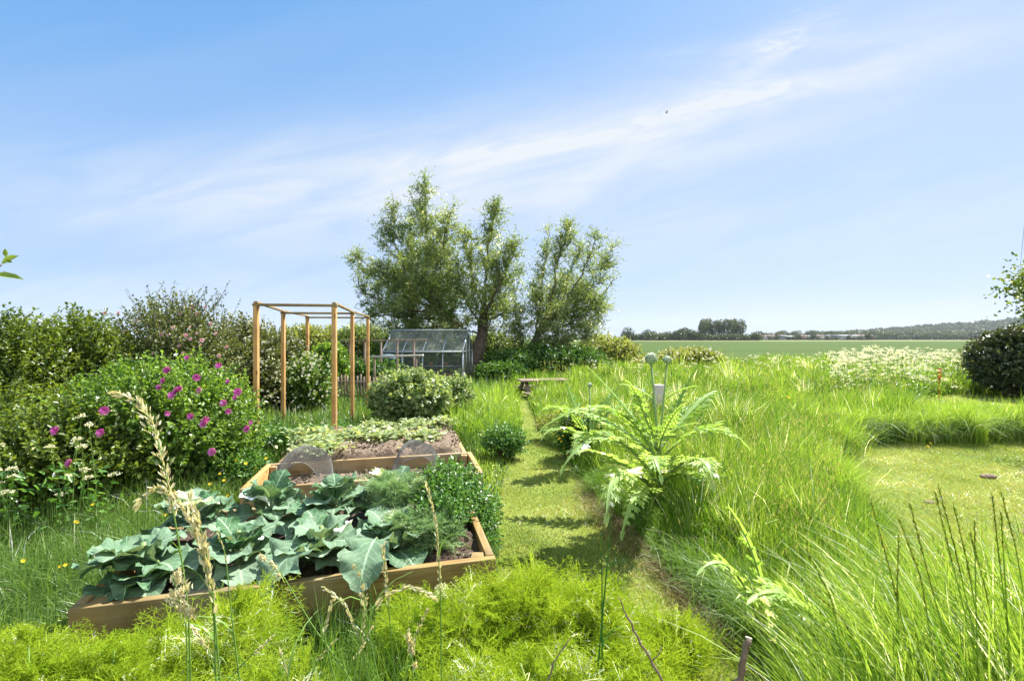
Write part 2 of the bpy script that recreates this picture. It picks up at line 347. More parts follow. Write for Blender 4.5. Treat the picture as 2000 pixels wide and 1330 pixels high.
def glass():
    m, N, L = mat('dusty_glass'); out = N.new('ShaderNodeOutputMaterial')
    tr = N.new('ShaderNodeBsdfTransparent'); tr.inputs[0].default_value = (.86, .90, .86, 1); df = N.new('ShaderNodeBsdfDiffuse'); df.inputs[0].default_value = (.30, .32, .25, 1)
    gl = N.new('ShaderNodeBsdfGlossy'); gl.inputs['Roughness'].default_value = .3; gl.inputs[0].default_value = (.25, .25, .24, 1)
    ge = N.new('ShaderNodeNewGeometry'); tn = N.new('ShaderNodeTexNoise'); tn.inputs['Scale'].default_value = 3; tn.inputs['Detail'].default_value = 6; L.new(ge.outputs['Position'], tn.inputs[0])
    mr = N.new('ShaderNodeMapRange'); L.new(tn.outputs[0], mr.inputs[0]); mr.inputs[1].default_value = .3; mr.inputs[2].default_value = .75; mr.inputs[3].default_value = .18; mr.inputs[4].default_value = .6
    a = N.new('ShaderNodeMixShader'); L.new(mr.outputs[0], a.inputs[0]); L.new(tr.outputs[0], a.inputs[1]); L.new(df.outputs[0], a.inputs[2])
    fr = N.new('ShaderNodeFresnel'); b = N.new('ShaderNodeMixShader'); L.new(fr.outputs[0], b.inputs[0]); L.new(a.outputs[0], b.inputs[1]); L.new(gl.outputs[0], b.inputs[2])
    L.new(b.outputs[0], out.inputs[0]); return m
GLASS = glass()
def clear_glass():
    m, N, L = mat('clear_glass'); out = N.new('ShaderNodeOutputMaterial')
    tr = N.new('ShaderNodeBsdfTransparent'); tr.inputs[0].default_value = (.85, .9, .88, 1); df = N.new('ShaderNodeBsdfDiffuse'); df.inputs[0].default_value = (.5, .55, .52, 1)
    gl = N.new('ShaderNodeBsdfGlossy'); gl.inputs['Roughness'].default_value = .1; gl.inputs[0].default_value = (.4, .4, .4, 1)
    a = N.new('ShaderNodeMixShader'); a.inputs[0].default_value = .08; L.new(tr.outputs[0], a.inputs[1]); L.new(df.outputs[0], a.inputs[2])
    fr = N.new('ShaderNodeFresnel'); b = N.new('ShaderNodeMixShader'); L.new(fr.outputs[0], b.inputs[0]); L.new(a.outputs[0], b.inputs[1]); L.new(gl.outputs[0], b.inputs[2])
    L.new(b.outputs[0], out.inputs[0]); return m
CLEAR = clear_glass()
def ground_mat(name, stops, scale, bump, fine=60, stretch=(1, 1, 1)):
    m, N, L = mat(name); pb = N.new('ShaderNodeBsdfPrincipled'); out = N.new('ShaderNodeOutputMaterial'); L.new(pb.outputs[0], out.inputs[0])
    ge = N.new('ShaderNodeNewGeometry'); mp = N.new('ShaderNodeMapping'); mp.inputs['Scale'].default_value = stretch; L.new(ge.outputs['Position'], mp.inputs[0])
    a = N.new('ShaderNodeTexNoise'); a.inputs['Scale'].default_value = scale; a.inputs['Detail'].default_value = 8; a.inputs['Roughness'].default_value = .6; L.new(mp.outputs[0], a.inputs[0])
    b = N.new('ShaderNodeTexNoise'); b.inputs['Scale'].default_value = fine; b.inputs['Detail'].default_value = 4; L.new(mp.outputs[0], b.inputs[0])
    mi = N.new('ShaderNodeMath'); mi.operation = 'MULTIPLY_ADD'; L.new(b.outputs[0], mi.inputs[0]); mi.inputs[1].default_value = .5; 
    hf = N.new('ShaderNodeMath'); hf.operation = 'MULTIPLY'; L.new(a.outputs[0], hf.inputs[0]); hf.inputs[1].default_value = .6; L.new(hf.outputs[0], mi.inputs[2])
    rp = N.new('ShaderNodeValToRGB'); L.new(mi.outputs[0], rp.inputs[0]); e = rp.color_ramp.elements
    for i, (p, c) in enumerate(stops):
        x = e[i] if i < 2 else e.new(p); x.position = p; x.color = (*c, 1)
    L.new(rp.outputs[0], pb.inputs['Base Color']); pb.inputs['Roughness'].default_value = .95; pb.inputs['Specular IOR Level'].default_value = .1
    bu = N.new('ShaderNodeBump'); bu.inputs['Strength'].default_value = .8; bu.inputs['Distance'].default_value = bump; L.new(b.outputs[0], bu.inputs['Height']); L.new(bu.outputs[0], pb.inputs['Normal'])
    return m
GROUND = ground_mat('ground', [(.35, (.03, .05, .012)), (.75, (.09, .12, .03)), (.55, (.055, .085, .02))], 1.2, .03)
LAWNG = ground_mat('lawn_ground', [(.38, (.08, .13, .02)), (.75, (.30, .30, .09)), (.55, (.16, .22, .035))], 1.6, .02, 90)
FIELD = ground_mat('crop', [(.35, (.034, .062, .008)), (.75, (.062, .100, .016)), (.55, (.046, .080, .011))], .10, .05, 1.4, (.05, 1, 1))
STUBBLE = ground_mat('pale_verge', [(.35, (.13, .15, .06)), (.75, (.28, .26, .12)), (.55, (.20, .20, .09))], .08, .1, 1.0)
HILLM = ground_mat('hill', [(.35, (.04, .07, .04)), (.75, (.07, .10, .05)), (.55, (.05, .09, .045))], .01, .1, .2)

# ------------------------------------------------------------------ setting
PATH_L = [(1012, 764), (1016, 790), (1020, 830), (1012, 880), (985, 930), (975, 1000), (975, 1100), (960, 1220), (880, 1420)]
PATH_R = [(1030, 764), (1034, 790), (1050, 830), (1095, 875), (1130, 930), (1190, 1000), (1270, 1070), (1360, 1160), (1480, 1290), (1570, 1420)]
PATH = [tuple(G(*p)[:2]) for p in PATH_L]+[tuple(G(*p)[:2]) for p in reversed(PATH_R)]
LAWN_PX = [(1625, 905), (1690, 872), (1830, 862), (2000, 858), (2500, 850), (3600, 1240), (1900, 1240), (1800, 1150), (1720, 1070), (1660, 1000), (1620, 950)]
LAWNP = [tuple(G(*p)[:2]) for p in LAWN_PX]
STRIP = [tuple(G(*p)[:2]) for p in [(1800, 776), (1860, 771), (2600, 766), (2900, 805), (1870, 806), (1815, 790)]]
def sheet(name, poly, z, m, label=None):
    """flat polygon, triangulated by Blender"""
    me = bpy.data.meshes.new(name); me.from_pydata([(x, y, 0) for x, y in poly], [], [list(range(len(poly)))]); me.update()
    me.materials.append(m); o = bpy.data.objects.new(name, me); COL.objects.link(o); o.location.z = z; o['kind'] = 'structure'
    return o
R0 = np.random.default_rng(1)
def ground():
    g = Geo()
    a = 2700; g.add([(-a-500, -300, 0), (a+500, -300, 0), (a+500, a, 0), (-a-500, a, 0)], [(0, 1, 2, 3)])
    solo('ground', g, GROUND, kind='structure')
    sheet('mown_path', PATH if False else PATH, .006, LAWNG); sheet('lawn', LAWNP, .006, LAWNG); sheet('mown_strip', STRIP, .006, LAWNG)
    sheet('crop_field', [(-60, 21), (-60, 26), (-200, 60), (-600, 250), (600, 250), (600, 60), (60, 21)][::-1], .012, FIELD)
    sheet('field_verge', [(-700, 251), (700, 251), (900, 345), (-900, 345)], .02, STUBBLE)
ground()

# hill with woods far right
def hillz(x, y):
    u = x/y
    e = np.interp(u, [.55, .72, .80, .90, 1.0, 1.12, 1.4, 2], [0, 4, 12, 22, 32, 44, 62, 84])
    return e*np.clip((y-1050)/200, 0, 1)
def far():
    r = np.random.default_rng(5)
    # hill terrain
    g = Geo(); U = np.linspace(.5, 2.0, 80); Y = np.linspace(1000, 1500, 12)
    UU, YY = np.meshgrid(U, Y); X = UU*YY; Zz = hillz(X, YY)-.5
    v = np.stack([X, YY, Zz], -1).reshape(-1, 3); n = len(U)
    q = [(i*n+j, i*n+j+1, (i+1)*n+j+1, (i+1)*n+j) for i in range(len(Y)-1) for j in range(n-1)]
    g.add(v, q); solo('hill', g, HILLM, kind='structure')
    g = Geo(); xs = np.linspace(-1500, 3000, 90); base = 11+7*np.sin(xs/400+1)+4*np.sin(xs/130); v = []; 
    for x, b in zip(xs, base): v += [(x, 2400, -.5), (x, 2500, max(b, 2)), (x, 2650, -.5)]
    q = []
    for i in range(len(xs)-1):
        for k in (0, 1): q.append((3*i+k, 3*i+3+k, 3*i+4+k, 3*i+1+k))
    g.add(v, q); solo('distant_hills', g, HILLM, kind='structure')
    # wood on the hill
    g = Geo(); n = 2600
    u = r.uniform(.66, 2.0, n); y = r.uniform(1080, 1330, n); x = u*y; hz = hillz(x, y); R = r.uniform(4, 8.5, n)
    K = 26; d = unit(r.normal(size=(n, K, 3))); d[..., 2] = np.abs(d[..., 2])*.9
    c = np.stack([x, y, hz+R*.9], -1)[:, None]+d*R[:, None, None]*np.array([1, 1, 1.05])
    dd = unit(r.normal(size=(n*K, 3))); tt = np.repeat(np.clip(r.normal(.45, .25, n), 0, 1), K)
    leaves(g, c.reshape(-1, 3), dd, unit(d.reshape(-1, 3)+r.normal(size=(n*K, 3))*.4), np.repeat(R*.75, K), np.repeat(R*.6, K), tt)
    solo('hillside_wood', g, FARTREE, 'hazy woodland covering the rising hillside at the far right', 'woodland', kind='stuff')
far()

def crown_proto(r, w, h, n, base=.15, lobes=5):
    """far tree crown: leaf clumps filling a lumpy volume, base at z=0"""
    g = Geo(); pts = []; L = []
    cs = [np.array([r.normal(0, w*.17), r.normal(0, w*.17), h*(base+(1-base)*f)]) for f in np.linspace(.3, .78, lobes)]
    rs = [w*.5*r.uniform(.6, .85) for _ in cs]
    for c, q in zip(cs, rs):
        d = unit(r.normal(size=(n//lobes, 3))); p = c+d*q*np.array([1, 1, min(1.4, h/w)])*(1-np.abs(r.normal(0, .15, (len(d), 1)))); p[:, 2] = np.clip(p[:, 2], h*.04, h*1.02)
        pts.append(p); L.append(d)
    p = np.concatenate(pts); d = np.concatenate(L)
    leaves(g, p, r.normal(size=p.shape), d+r.normal(size=p.shape)*.5, w*.11, w*.09, np.clip(r.normal(.5, .25, len(p)), 0, 1))
    return g
def far_trees():
    r = np.random.default_rng(11); protos = {}
    spec = {'round': (9, 8, FARTREE, 700), 'low': (9, 5, FARTREE, 500), 'tall': (8, 15.5, FARPOPLAR, 900), 'mid': (8, 9.5, FARTREE, 700), 'pale': (10, 8, FARPOPLAR, 600)}
    names = {'round': 'rounded_tree', 'low': 'low_tree', 'tall': 'poplar_tree', 'mid': 'broadleaf_tree', 'pale': 'pale_tree'}
    looks = {'round': 'small dark rounded tree', 'low': 'low dark bushy tree', 'tall': 'tall pale green poplar', 'mid': 'taller dark broadleaf tree', 'pale': 'soft pale green tree'}
    for k, (w, h, m, n) in spec.items():
        protos[k] = []
        for j in range(2):
            cg = crown_proto(r, w, h, n, .12 if k == 'tall' else -.1); tg = Geo(); tube(tg, [(0, 0, -.1), (.1, 0, h*.35), (0, .1, h*.7)], [.35, .28, .15], 6)
            protos[k].append((cg.mesh(names[k]+'_crown', (0, 0, 0), m), tg.mesh(names[k]+'_trunk', (0, 0, 0), BARK)))
    lst = []
    for px, k, s in [(1225, 'mid', .95), (1237, 'low', 1), (1249, 'low', .9), (1258, 'mid', .8), (1268, 'low', 1.1), (1276, 'round', .8), (1290, 'low', 1), (1300, 'pale', .75), (1308, 'low', .9),
                     (1318, 'round', .85), (1326, 'round', 1.0), (1335, 'mid', .95), (1345, 'mid', .8), (1352, 'round', .9), (1361, 'low', 1.1)]:
        lst.append((px, k, s, 330))
    for px, s in [(1372, 1), (1380, .98), (1388, 1.02), (1396, .95), (1409, .97), (1418, 1), (1426, .96), (1434, 1.04), (1442, .97)]: lst.append((px, 'tall', s, 335))
    for px in np.arange(1366, 1476, 9): lst.append((px, 'low', r.uniform(.7, 1.0), 325))
    for px in np.arange(1452, 2150, 11.0):
        k = r.choice(['low', 'round', 'pale', 'low']); lst.append((px+r.uniform(-3, 3), k, r.uniform(.7, 1.1)*1.25, 560 if px < 1700 else 600))
    for px in np.arange(1486, 1700, 13.0): lst.append((px+r.uniform(-5, 5), r.choice(['low', 'round']), r.uniform(.45, .85), 440))
    for px in np.arange(1560, 2150, 15.0): lst.append((px+r.uniform(-4, 4), 'pale', r.uniform(1.3, 1.7), 720))
    for i, (px, k, s, Z) in enumerate(lst):
        cm, tm = protos[k][i % 2]
        where = 'in the far tree line across the crop field' if px < 1480 else ('among the distant roofs' if px < 1700 else 'at the foot of the wooded hill')
        lab = f"{looks[k]} {where}"
        o = thing(names[k], lab, 'tree', ((px-CX)/F*Z, Z+r.uniform(-4, 4), 0), f"{looks[k].replace('tree','trees').replace('poplar','poplars')} {where}")
        o.rotation_euler.z = r.uniform(0, 6.28); o.scale = (s, s, s)
        for nm, me in (('crown', cm), ('trunk', tm)):
            c = bpy.data.objects.new(nm, me); COL.objects.link(c); c.parent = o
far_trees()
HOUSEW = plain('render_wall', (.42, .42, .40), .8); HOUSEB = plain('brick_wall', (.22, .15, .12), .8); ROOFR = plain('roof_tile', (.14, .10, .085), .8); ROOFG = plain('roof_slate', (.16, .17, .18), .7); DARKW = plain('window_dark', (.04, .05, .06), .2)
def houses():
    r = np.random.default_rng(3)
    L = [(1489, 7, 2.6, 'w', 'r', 'white gabled house with brown roof, leftmost of the far village'), (1502, 9, 3, 'b', 'r', 'brick house with brown roof second from the left of the far village'),
         (1512, 12, 2.2, 'w', 'g', 'low white building between the left houses of the far village'), (1527, 8, 3.2, 'w', 'r', 'white house with steep brown roof in the left half of the village'),
         (1541, 14, 2.3, 'w', 'g', 'long low white building with grey roof left of the dark village tree'), (1565, 9, 3, 'b', 'r', 'dark red brick house in the middle of the far village'),
         (1580, 8, 2.6, 'w', 'g', 'small white house with grey roof mid village'), (1598, 10, 3, 'w', 'r', 'white house right of the middle of the far village'),
         (1622, 11, 3, 'b', 'g', 'brick house with slate roof left of the long terrace'), (1648, 26, 3.1, 'w', 'g', 'long pale terrace with grey roof at the right of the village'),
         (1672, 20, 3.2, 'w', 'r', 'pale terrace with brown roof near the red brick house'), (1694, 10, 3.3, 'b', 'r', 'red brick house at the right end of the far village')]
    for px, w, h, wm, rm, lab in L:
        Z = 480+r.uniform(-15, 15); x = (px-CX)/F*Z; d = 7; t = thing('house', lab, 'house', (x, Z, 0), 'houses of the far village')
        g = Geo(); beam(g, (x-w/2, Z, h/2), (x+w/2, Z, h/2), d, h); part('wall', g, HOUSEW if wm == 'w' else HOUSEB, t)
        g = Geo(); e = .4; a = h; b = h+2.2
        g.add([(x-w/2-e, Z-d/2-e, a), (x+w/2+e, Z-d/2-e, a), (x+w/2+e, Z+d/2+e, a), (x-w/2-e, Z+d/2+e, a), (x-w/2-e, Z, b), (x+w/2+e, Z, b)],
              [(0, 1, 5, 4), (2, 3, 4, 5), (3, 2, 1, 0)], [(0, 4, 3), (1, 2, 5)]); rf = part('roof', g, ROOFR if rm == 'r' else ROOFG, t)
        g = Geo(); beam(g, (x+w*.3, Z, b-.8), (x+w*.3, Z, b+.7), .8, .8, (0, 1, 0)); part('chimney', g, HOUSEB, rf)
        for k in range(max(2, int(w/4))):
            g = Geo(); wx = x-w/2+(k+.5)*w/max(2, int(w/4)); beam(g, (wx-.6, Z-d/2-.01, h*.55), (wx+.6, Z-d/2-.01, h*.55), .08, 1.1); part('window', g, DARKW, t)
houses()

# ------------------------------------------------------------------ raised beds
def V3(*a): return np.array(a, float)
HB = .36
A_FR = G(968, 1090, HB); A_FL = G(130, 1190, HB)
ax = unit(A_FR-A_FL); ay = np.cross((0, 0, 1), ax)
def bedpt(o, a, b, z): q = o+ax2*a+ay2*b; return V3(q[0], q[1], z)
def raised_bed(label, FL, FR, depth, hgt, rows, board_m, soil_m, soil_z, seed, front_label=None, end_m=None, bumps=.03, heap=0):
    r = np.random.default_rng(seed)
    X = unit((FR-FL)*V3(1, 1, 0)); Y = V3(-X[1], X[0], 0); W = np.linalg.norm((FR-FL)[:2]); th = .045
    FL = FL*V3(1, 1, 0); t = thing('raised_bed', label, 'raised bed', FL, 'timber raised vegetable beds')
    end_m = end_m or board_m; rh = hgt/rows
    for k in range(rows):
        z = rh*(k+.5); hh = rh-.004
        for nm, a, b, m in (('front_board', FL+Y*th/2-X*.0, FL+Y*th/2+X*W, board_m), ('back_board', FL+Y*(depth-th/2), FL+Y*(depth-th/2)+X*W, board_m)):
            g = Geo(); j = X*r.uniform(-.006, .006); beam(g, a+j+V3(0, 0, z), b+j+V3(0, 0, z), th, hh, seed=k); part(nm, g, m, t, bevel=.004)
        for nm, c in (('end_board', 0), ('end_board', 1)):
            g = Geo(); s = X*(th/2 if c == 0 else W-th/2); zz = V3(0, 0, z+.003); beam(g, FL+s+Y*(th+.001)+zz, FL+s+Y*(depth-th-.001)+zz, th, hh, seed=k+7); part(nm, g, end_m, t, bevel=.004)
    for a, b in ((th+.04, th+.04), (W-th-.04, th+.04), (th+.04, depth-th-.04), (W-th-.04, depth-th-.04)):
        g = Geo(); p = FL+X*a+Y*b; beam(g, p, p+V3(0, 0, hgt-.01), .07, .07, (0, 1, 0)); part('corner_post', g, board_m, t, bevel=.004)
    # soil, a lumpy sheet inside the boards
    n = 60; mm = int(n*depth/W)+2; u = np.linspace(th+.002, W-th-.002, n); v = np.linspace(-.004 if heap else th+.002, depth-th-.002, mm); U, VV = np.meshgrid(u, v)
    p = FL+X*U[..., None]+Y*VV[..., None]; zz = soil_z+bumps*pn(p[..., :2], seed, 6)+bumps*.6*pn(p[..., :2], seed+1, 19)+r.normal(0, bumps*.12, U.shape)
    if heap: zz = zz-heap*(np.clip(1-U/.22, 0, 1)**1.5+np.clip(1-(W-U)/.22, 0, 1)**1.5+np.clip(1-(depth-VV)/.25, 0, 1)**1.5)-.03*np.clip(1-VV/.08, 0, 1)
    if heap: zz[0, :] = .24; zz[1, :] = np.minimum(zz[1, :], .325)
    p[..., 2] = zz; i = np.arange(mm-1)[:, None]*n+np.arange(n-1)[None]
    g = Geo(); g.add(p.reshape(-1, 3), np.stack([i, i+1, i+n+1, i+n], -1).reshape(-1, 4)); part('soil', g, soil_m, t, smooth=True)
    return t, FL, X, Y, W
BED1 = raised_bed('tall timber raised bed in front, full of cabbages, fennel and herbs', A_FL, A_FR, 1.15, HB, 2, BEDW, SOIL, .29, 21)
B_FL = G(468, 955, .30); B_FR = G(944, 922, .30)
BED2 = raised_bed('low timber raised bed with bare soil under wire mesh cloches', B_FL, B_FR, .80, .30, 1, BEDG, SOILD, .17, 22, end_m=PINE, bumps=.018)
_, b2, X2, Y2, W2 = BED2
C_FL = b2+Y2*.803+X2*.03; C_FR = C_FL+X2*(W2-.05)
BED3 = raised_bed('rear raised bed heaped with dry soil and pale trailing plants', C_FL, C_FR, 1.5, .24, 1, BEDG, SOILD, .36, 23, bumps=.045, heap=.16)

# clods and litter on bed soil: countless
def clods():
    r = np.random.default_rng(8); g = Geo()
    for (t, FL, X, Y, W), d, z, n in ((BED2, .8, .18, 900), (BED3, 1.5, .36, 2200), (BED1, 1.15, .30, 500)):
        u = r.uniform(.06, W-.06, n); v = r.uniform(.06, d-.06, n); p = FL+X*u[:, None]+Y*v[:, None]; p[:, 2] = z+r.normal(0, .012, n)
        leaves(g, p, r.normal(size=(n, 3)), V3(0, 0, 1)+r.normal(size=(n, 3))*.6, r.uniform(.01, .045, n), r.uniform(.008, .03, n), r.uniform(0, 1, n), .5)
    solo('soil_crumbs', g, foliage('soil_crumb', [(.05, .035, .02), (.20, .145, .10), (.40, .34, .25)], 0, .9, .1), 'crumbly clods and dry litter scattered on the bed soil', 'soil litter', kind='stuff')
clods()

def mesh_cloche(label, c, X, Y, w, d, h, seed):
    """half-barrel of hexagonal-like wire netting with a closed bulging form"""
    r = np.random.default_rng(seed); t = thing('wire_cloche', label, 'cloche', c, 'wire mesh cloches over the bare bed')
    g = Geo()
    def S_(a, b):   # a along width angle 0..pi, b along depth 0..1
        rr = 1+.035*math.sin(a*5+b*4+seed); taper = (1-.22*(2*b-1)**2)
        return c+X*(math.cos(a)*w/2*rr*taper)+Y*(b*d)+V3(0, 0, math.sin(a)*h*rr*taper)
    na, nb = 34, 22
    for k in range(-nb, na):      # two families of diagonals
        for sgn in (1, -1):
            pts = []
            for j in range(nb+1):
                a = (k+j)/na*pi
                if sgn < 0: a = pi-a
                if 0 <= a <= pi: pts.append(S_(a, j/nb))
            if len(pts) > 2: tube(g, pts[::2]+([pts[-1]] if len(pts) % 2 == 0 else []), .0013, 3, cap=False)
    part('netting', g, WIRE, t)
    for b in (0, 1):
        g = Geo(); tube(g, [S_(a, b) for a in np.linspace(0, pi, 24)], .0028, 5); part('hoop', g, WIRE, t)
    return t
mesh_cloche('grey wire mesh cloche at the left end of the bare bed', b2+X2*.42+Y2*.14+V3(0, 0, .19), X2, Y2, .50, .62, .33, 1)
mesh_cloche('grey wire mesh cloche towards the right end of the bare bed', b2+X2*1.45+Y2*.14+V3(0, 0, .19), X2, Y2, .48, .62, .33, 2)

# ------------------------------------------------------------------ timber frame of posts
def timber_frame():
    pz = 1.98
    Ls = [(-3.40, 6.05), (-4.02, 8.0), (-4.36, 9.7)]; Rs = [(-2.42, 6.20), (-2.86, 8.15), (-3.12, 9.85)]
    t = thing('timber_frame', 'new pine frame of six tall posts joined by top rails', 'garden frame', (Ls[0][0], Ls[0][1], 0))
    s = .058
    for x, y in Ls+Rs:
        g = Geo(); beam(g, (x, y, 0), (x, y, pz), s, s, (0, 1, 0)); part('post', g, PINE, t, bevel=.004)
    for (a, b) in ((Ls[0], Rs[0]), (Ls[1], Rs[1]), (Ls[2], Rs[2])):  # top rails use darker wood than the posts, painting in their underside shade
        g = Geo(); A = V3(*a, pz+.017); B = V3(*b, pz+.017); d = unit(B-A); beam(g, A-d*.04, B+d*.04, s+.006, .034); part('cross_rail', g, BEDW, t, bevel=.003)
    for P_ in (Ls, Rs):
        for a, b in ((0, 1), (1, 2)):
            g = Geo(); A = V3(*P_[a], pz+.049); B = V3(*P_[b], pz+.049); d = unit(B-A); e = .02 if a == 0 else -.001
            beam(g, A-d*.03 if a == 0 else A+d*.001, B+(d*.05 if b == 2 else d*0), s-.008, .028); part('side_rail', g, BEDG, t, bevel=.003)
    return t
timber_frame()

# ------------------------------------------------------------------ background trellis, plank, fence, greenhouse
def trellis():
    t = thing('bean_trellis', 'thin brown rail on slender uprights in front of the greenhouse', 'trellis', P(630, 735, 13.0)*V3(1, 1, 0))
    A = P(632, 667, 13.6); B = P(833, 664, 12.6); g = Geo(); beam(g, A, B, .05, .04); part('top_rail', g, OLDW, t)
    for px in (657, 686, 716, 748, 779, 810):
        f = (px-632)/201.; p = A+(B-A)*f; g = Geo(); beam(g, V3(p[0], p[1], 0), p-V3(0, 0, .022), .045, .045, (0, 1, 0)); part('upright', g, OLDW, t)
    g = Geo(); beam(g, P(600, 704, 14.2), P(716, 703, 14.0), .04, .05); part('lower_rail', g, OLDW, t)
    k = thing('plank_shelf', 'pale weathered plank held level on two short stakes by the trellis', 'plank', P(720, 740, 12.2)*V3(1, 1, 0))
    A = P(719, 697, 12.2); B = P(826, 694, 11.8); g = Geo(); beam(g, A, B, .10, .05); part('plank', g, GREYW, k)
    for f in (.12, .88):
        p = A+(B-A)*f; g = Geo(); beam(g, V3(p[0], p[1], 0), p-V3(0, 0, .027), .04, .04, (0, 1, 0)); part('stake', g, OLDW, k)
    r = np.random.default_rng(4)
    f = thing('picket_fence', 'low brown fence of split pales behind the pine frame', 'fence', P(600, 800, 11)*V3(1, 1, 0))
    A = P(604, 775, 11.2)*V3(1, 1, 0); B = P(815, 775, 10.7)*V3(1, 1, 0); d = unit(B-A); L = np.linalg.norm(B-A)
    n = 34
    for i in range(n):
        p = A+(B-A)*(i+.5)/n; h = r.uniform(.60, .70); g = Geo(); beam(g, p, p+V3(r.normal(0, .01), 0, h), .036, .015, (0, 1, 0), seed=i); part('pale', g, OLDW, f)
    for z in (.18, .5):
        g = Geo(); beam(g, A+V3(0, .03, z), B+V3(0, .03, z), .03, .05); part('rail', g, OLDW, f)
trellis()
def greenhouse():
    Z0 = 14.6; Zd = 2.0
    A = P(748, 745, Z0)*V3(1, 1, 0); B = P(904, 745, Z0-.15)*V3(1, 1, 0); X = unit(B-A); Y = V3(-X[1], X[0], 0); W = np.linalg.norm(B-A)
    ez, rz = H-(687-HY)/F*Z0, H-(645-HY)/F*(Z0+1.0)
    t = thing('greenhouse', 'small aluminium greenhouse with dusty sloping glass roof', 'greenhouse', A)
    def pt(a, b, z): q = A+X*a+Y*b; return V3(q[0], q[1], z)
    fw = .045
    def bar(p, q, w=fw, nm='frame_bar'): g = Geo(); beam(g, p, q, w, w, (0, 1, .1) if abs(unit(q-p)[2]) > .9 else (0, 0, 1)); part(nm, g, METAL, t)
    nb = 4
    for b in (0, Zd):
        bar(pt(-.02, b, ez), pt(W+.02, b, ez), .06, 'eave_bar'); bar(pt(0, b, .06), pt(W, b, .06), .06, 'base_bar')
        for i in range(nb+1): bar(pt(W*i/nb, b, .09), pt(W*i/nb, b, ez-.03), fw if i in (0, nb) else .03, 'wall_bar')
    bar(pt(-.02, Zd/2, rz), pt(W+.02, Zd/2, rz), .06, 'ridge_bar')
    for i in range(nb+1):
        for b in (0, Zd): bar(pt(W*i/nb, b, ez+.03), pt(W*i/nb, Zd/2, rz-.03), fw if i in (0, nb) else .028, 'roof_bar')
    for a in (0, W):
        bar(pt(a, .03, ez), pt(a, Zd-.03, ez), .035, 'gable_bar'); bar(pt(a, .03, .06), pt(a, Zd-.03, .06), .05, 'base_bar')
        for b in (.66, 1.33): bar(pt(a, b, .09), pt(a, b, ez+(rz-ez)*.62), .03, 'gable_bar')
    for i in range(nb):
        a0, a1 = W*i/nb+.02, W*(i+1)/nb-.02
        for b in (0, Zd):
            g = Geo(); o = .012; g.add([pt(a0, b, ez+.04), pt(a1, b, ez+.04), pt(a1, Zd/2-(.02 if b == 0 else -.02), rz-.03), pt(a0, Zd/2-(.02 if b == 0 else -.02), rz-.03)], [(0, 1, 2, 3)]); part('roof_pane', g, GLASS, t)
            g = Geo(); g.add([pt(a0, b, .1), pt(a1, b, .1), pt(a1, b, ez-.04), pt(a0, b, ez-.04)], [(0, 1, 2, 3)]); part('wall_pane', g, CLEAR, t)
    for a in (0, W):
        g = Geo(); g.add([pt(a, .03, .1), pt(a, Zd-.03, .1), pt(a, Zd-.03, ez), pt(a, Zd/2, rz-.05), pt(a, .03, ez)], [(0, 1, 2, 4)], [(4, 2, 3)]); part('gable_pane', g, GLASS, t)
    # things inside
    k = thing('staging', 'grey slatted bench inside the greenhouse', 'bench', pt(W*.5, .9, 0))
    g = Geo(); beam(g, pt(W*.35, .9, .62), pt(W*.92, .9, .62), .5, .03); part('bench_top', g, METAL, k)
    for a in (.36, .91):
        for b in (.68, 1.12): g = Geo(); beam(g, pt(W*a, b, 0), pt(W*a, b, .6), .03, .03, (0, 1, 0)); part('leg', g, METAL, k)
    g = Geo(); beam(g, pt(W*.45, .62, .27), pt(W*.78, .62, .27), .34, .48); solo('storage_crate', g, BLACK, 'black plastic crate on the greenhouse floor', 'crate', pt(W*.6, .62, 0), bevel=.02)
    def lathe(g, c, prof, s=14):
        an = np.linspace(0, 2*pi, s, endpoint=False); v = [c+V3(rr*math.cos(a), rr*math.sin(a), z) for rr, z in prof for a in an]; n = len(prof)
        g.add(v, [(i*s+j, i*s+(j+1) % s, (i+1)*s+(j+1) % s, (i+1)*s+j) for i in range(n-1) for j in range(s)])
    for a, lab in ((.66, 'left terracotta pot low behind the greenhouse glass'), (.80, 'right terracotta pot low behind the greenhouse glass')):
        g = Geo(); lathe(g, pt(W*a, .25, .06), [(0, 0), (.09, 0), (.13, .3), (.15, .3), (.15, .36), (.12, .36), (.1, .3), (0, .3)]); solo('plant_pot', g, TERRA, lab, 'plant pot', pt(W*a, .25, .06), 'terracotta pots in the greenhouse', smooth=False)
    r = np.random.default_rng(9)
    for j, a in enumerate((.42, .52, .62, .72, .84)):
        c = pt(W*a, .9, .637); tt = thing('potted_seedling', f"{['first','second','third','fourth','fifth'][j]} potted seedling from the left on the greenhouse bench", 'seedling', c, 'seedlings on the greenhouse bench')
        g = Geo(); lathe(g, c, [(0, 0), (.05, 0), (.07, .12), (.05, .11), (0, .11)], 10); part('pot', g, TERRA if j % 2 else BLACK, tt)
        g = Geo(); m = 90; leaves(g, c+V3(0, 0, .2)+r.normal(0, .06, (m, 3)), r.normal(size=(m, 3)), V3(0, 0, 1)+r.normal(size=(m, 3))*.5, .07, .04, r.uniform(0, 1, m)); part('foliage', g, HERB, tt)
    c = P(757, 745, 14.0)*V3(1, 1, 0); tt = thing('water_butt', 'dark green water butt with grey domed lid beside the greenhouse', 'water butt', c)
    g = Geo(); lathe(g, c, [(0, 0), (.24, 0), (.29, .25), (.30, .5), (.28, .85), (.26, .92)], 20); part('barrel', g, BUTT, tt, smooth=True)
    g = Geo(); lathe(g, c, [(.30, .9), (.31, .93), (.30, .98), (.2, 1.05), (.0, 1.08)], 20); part('lid', g, BLUEG, tt, smooth=True)
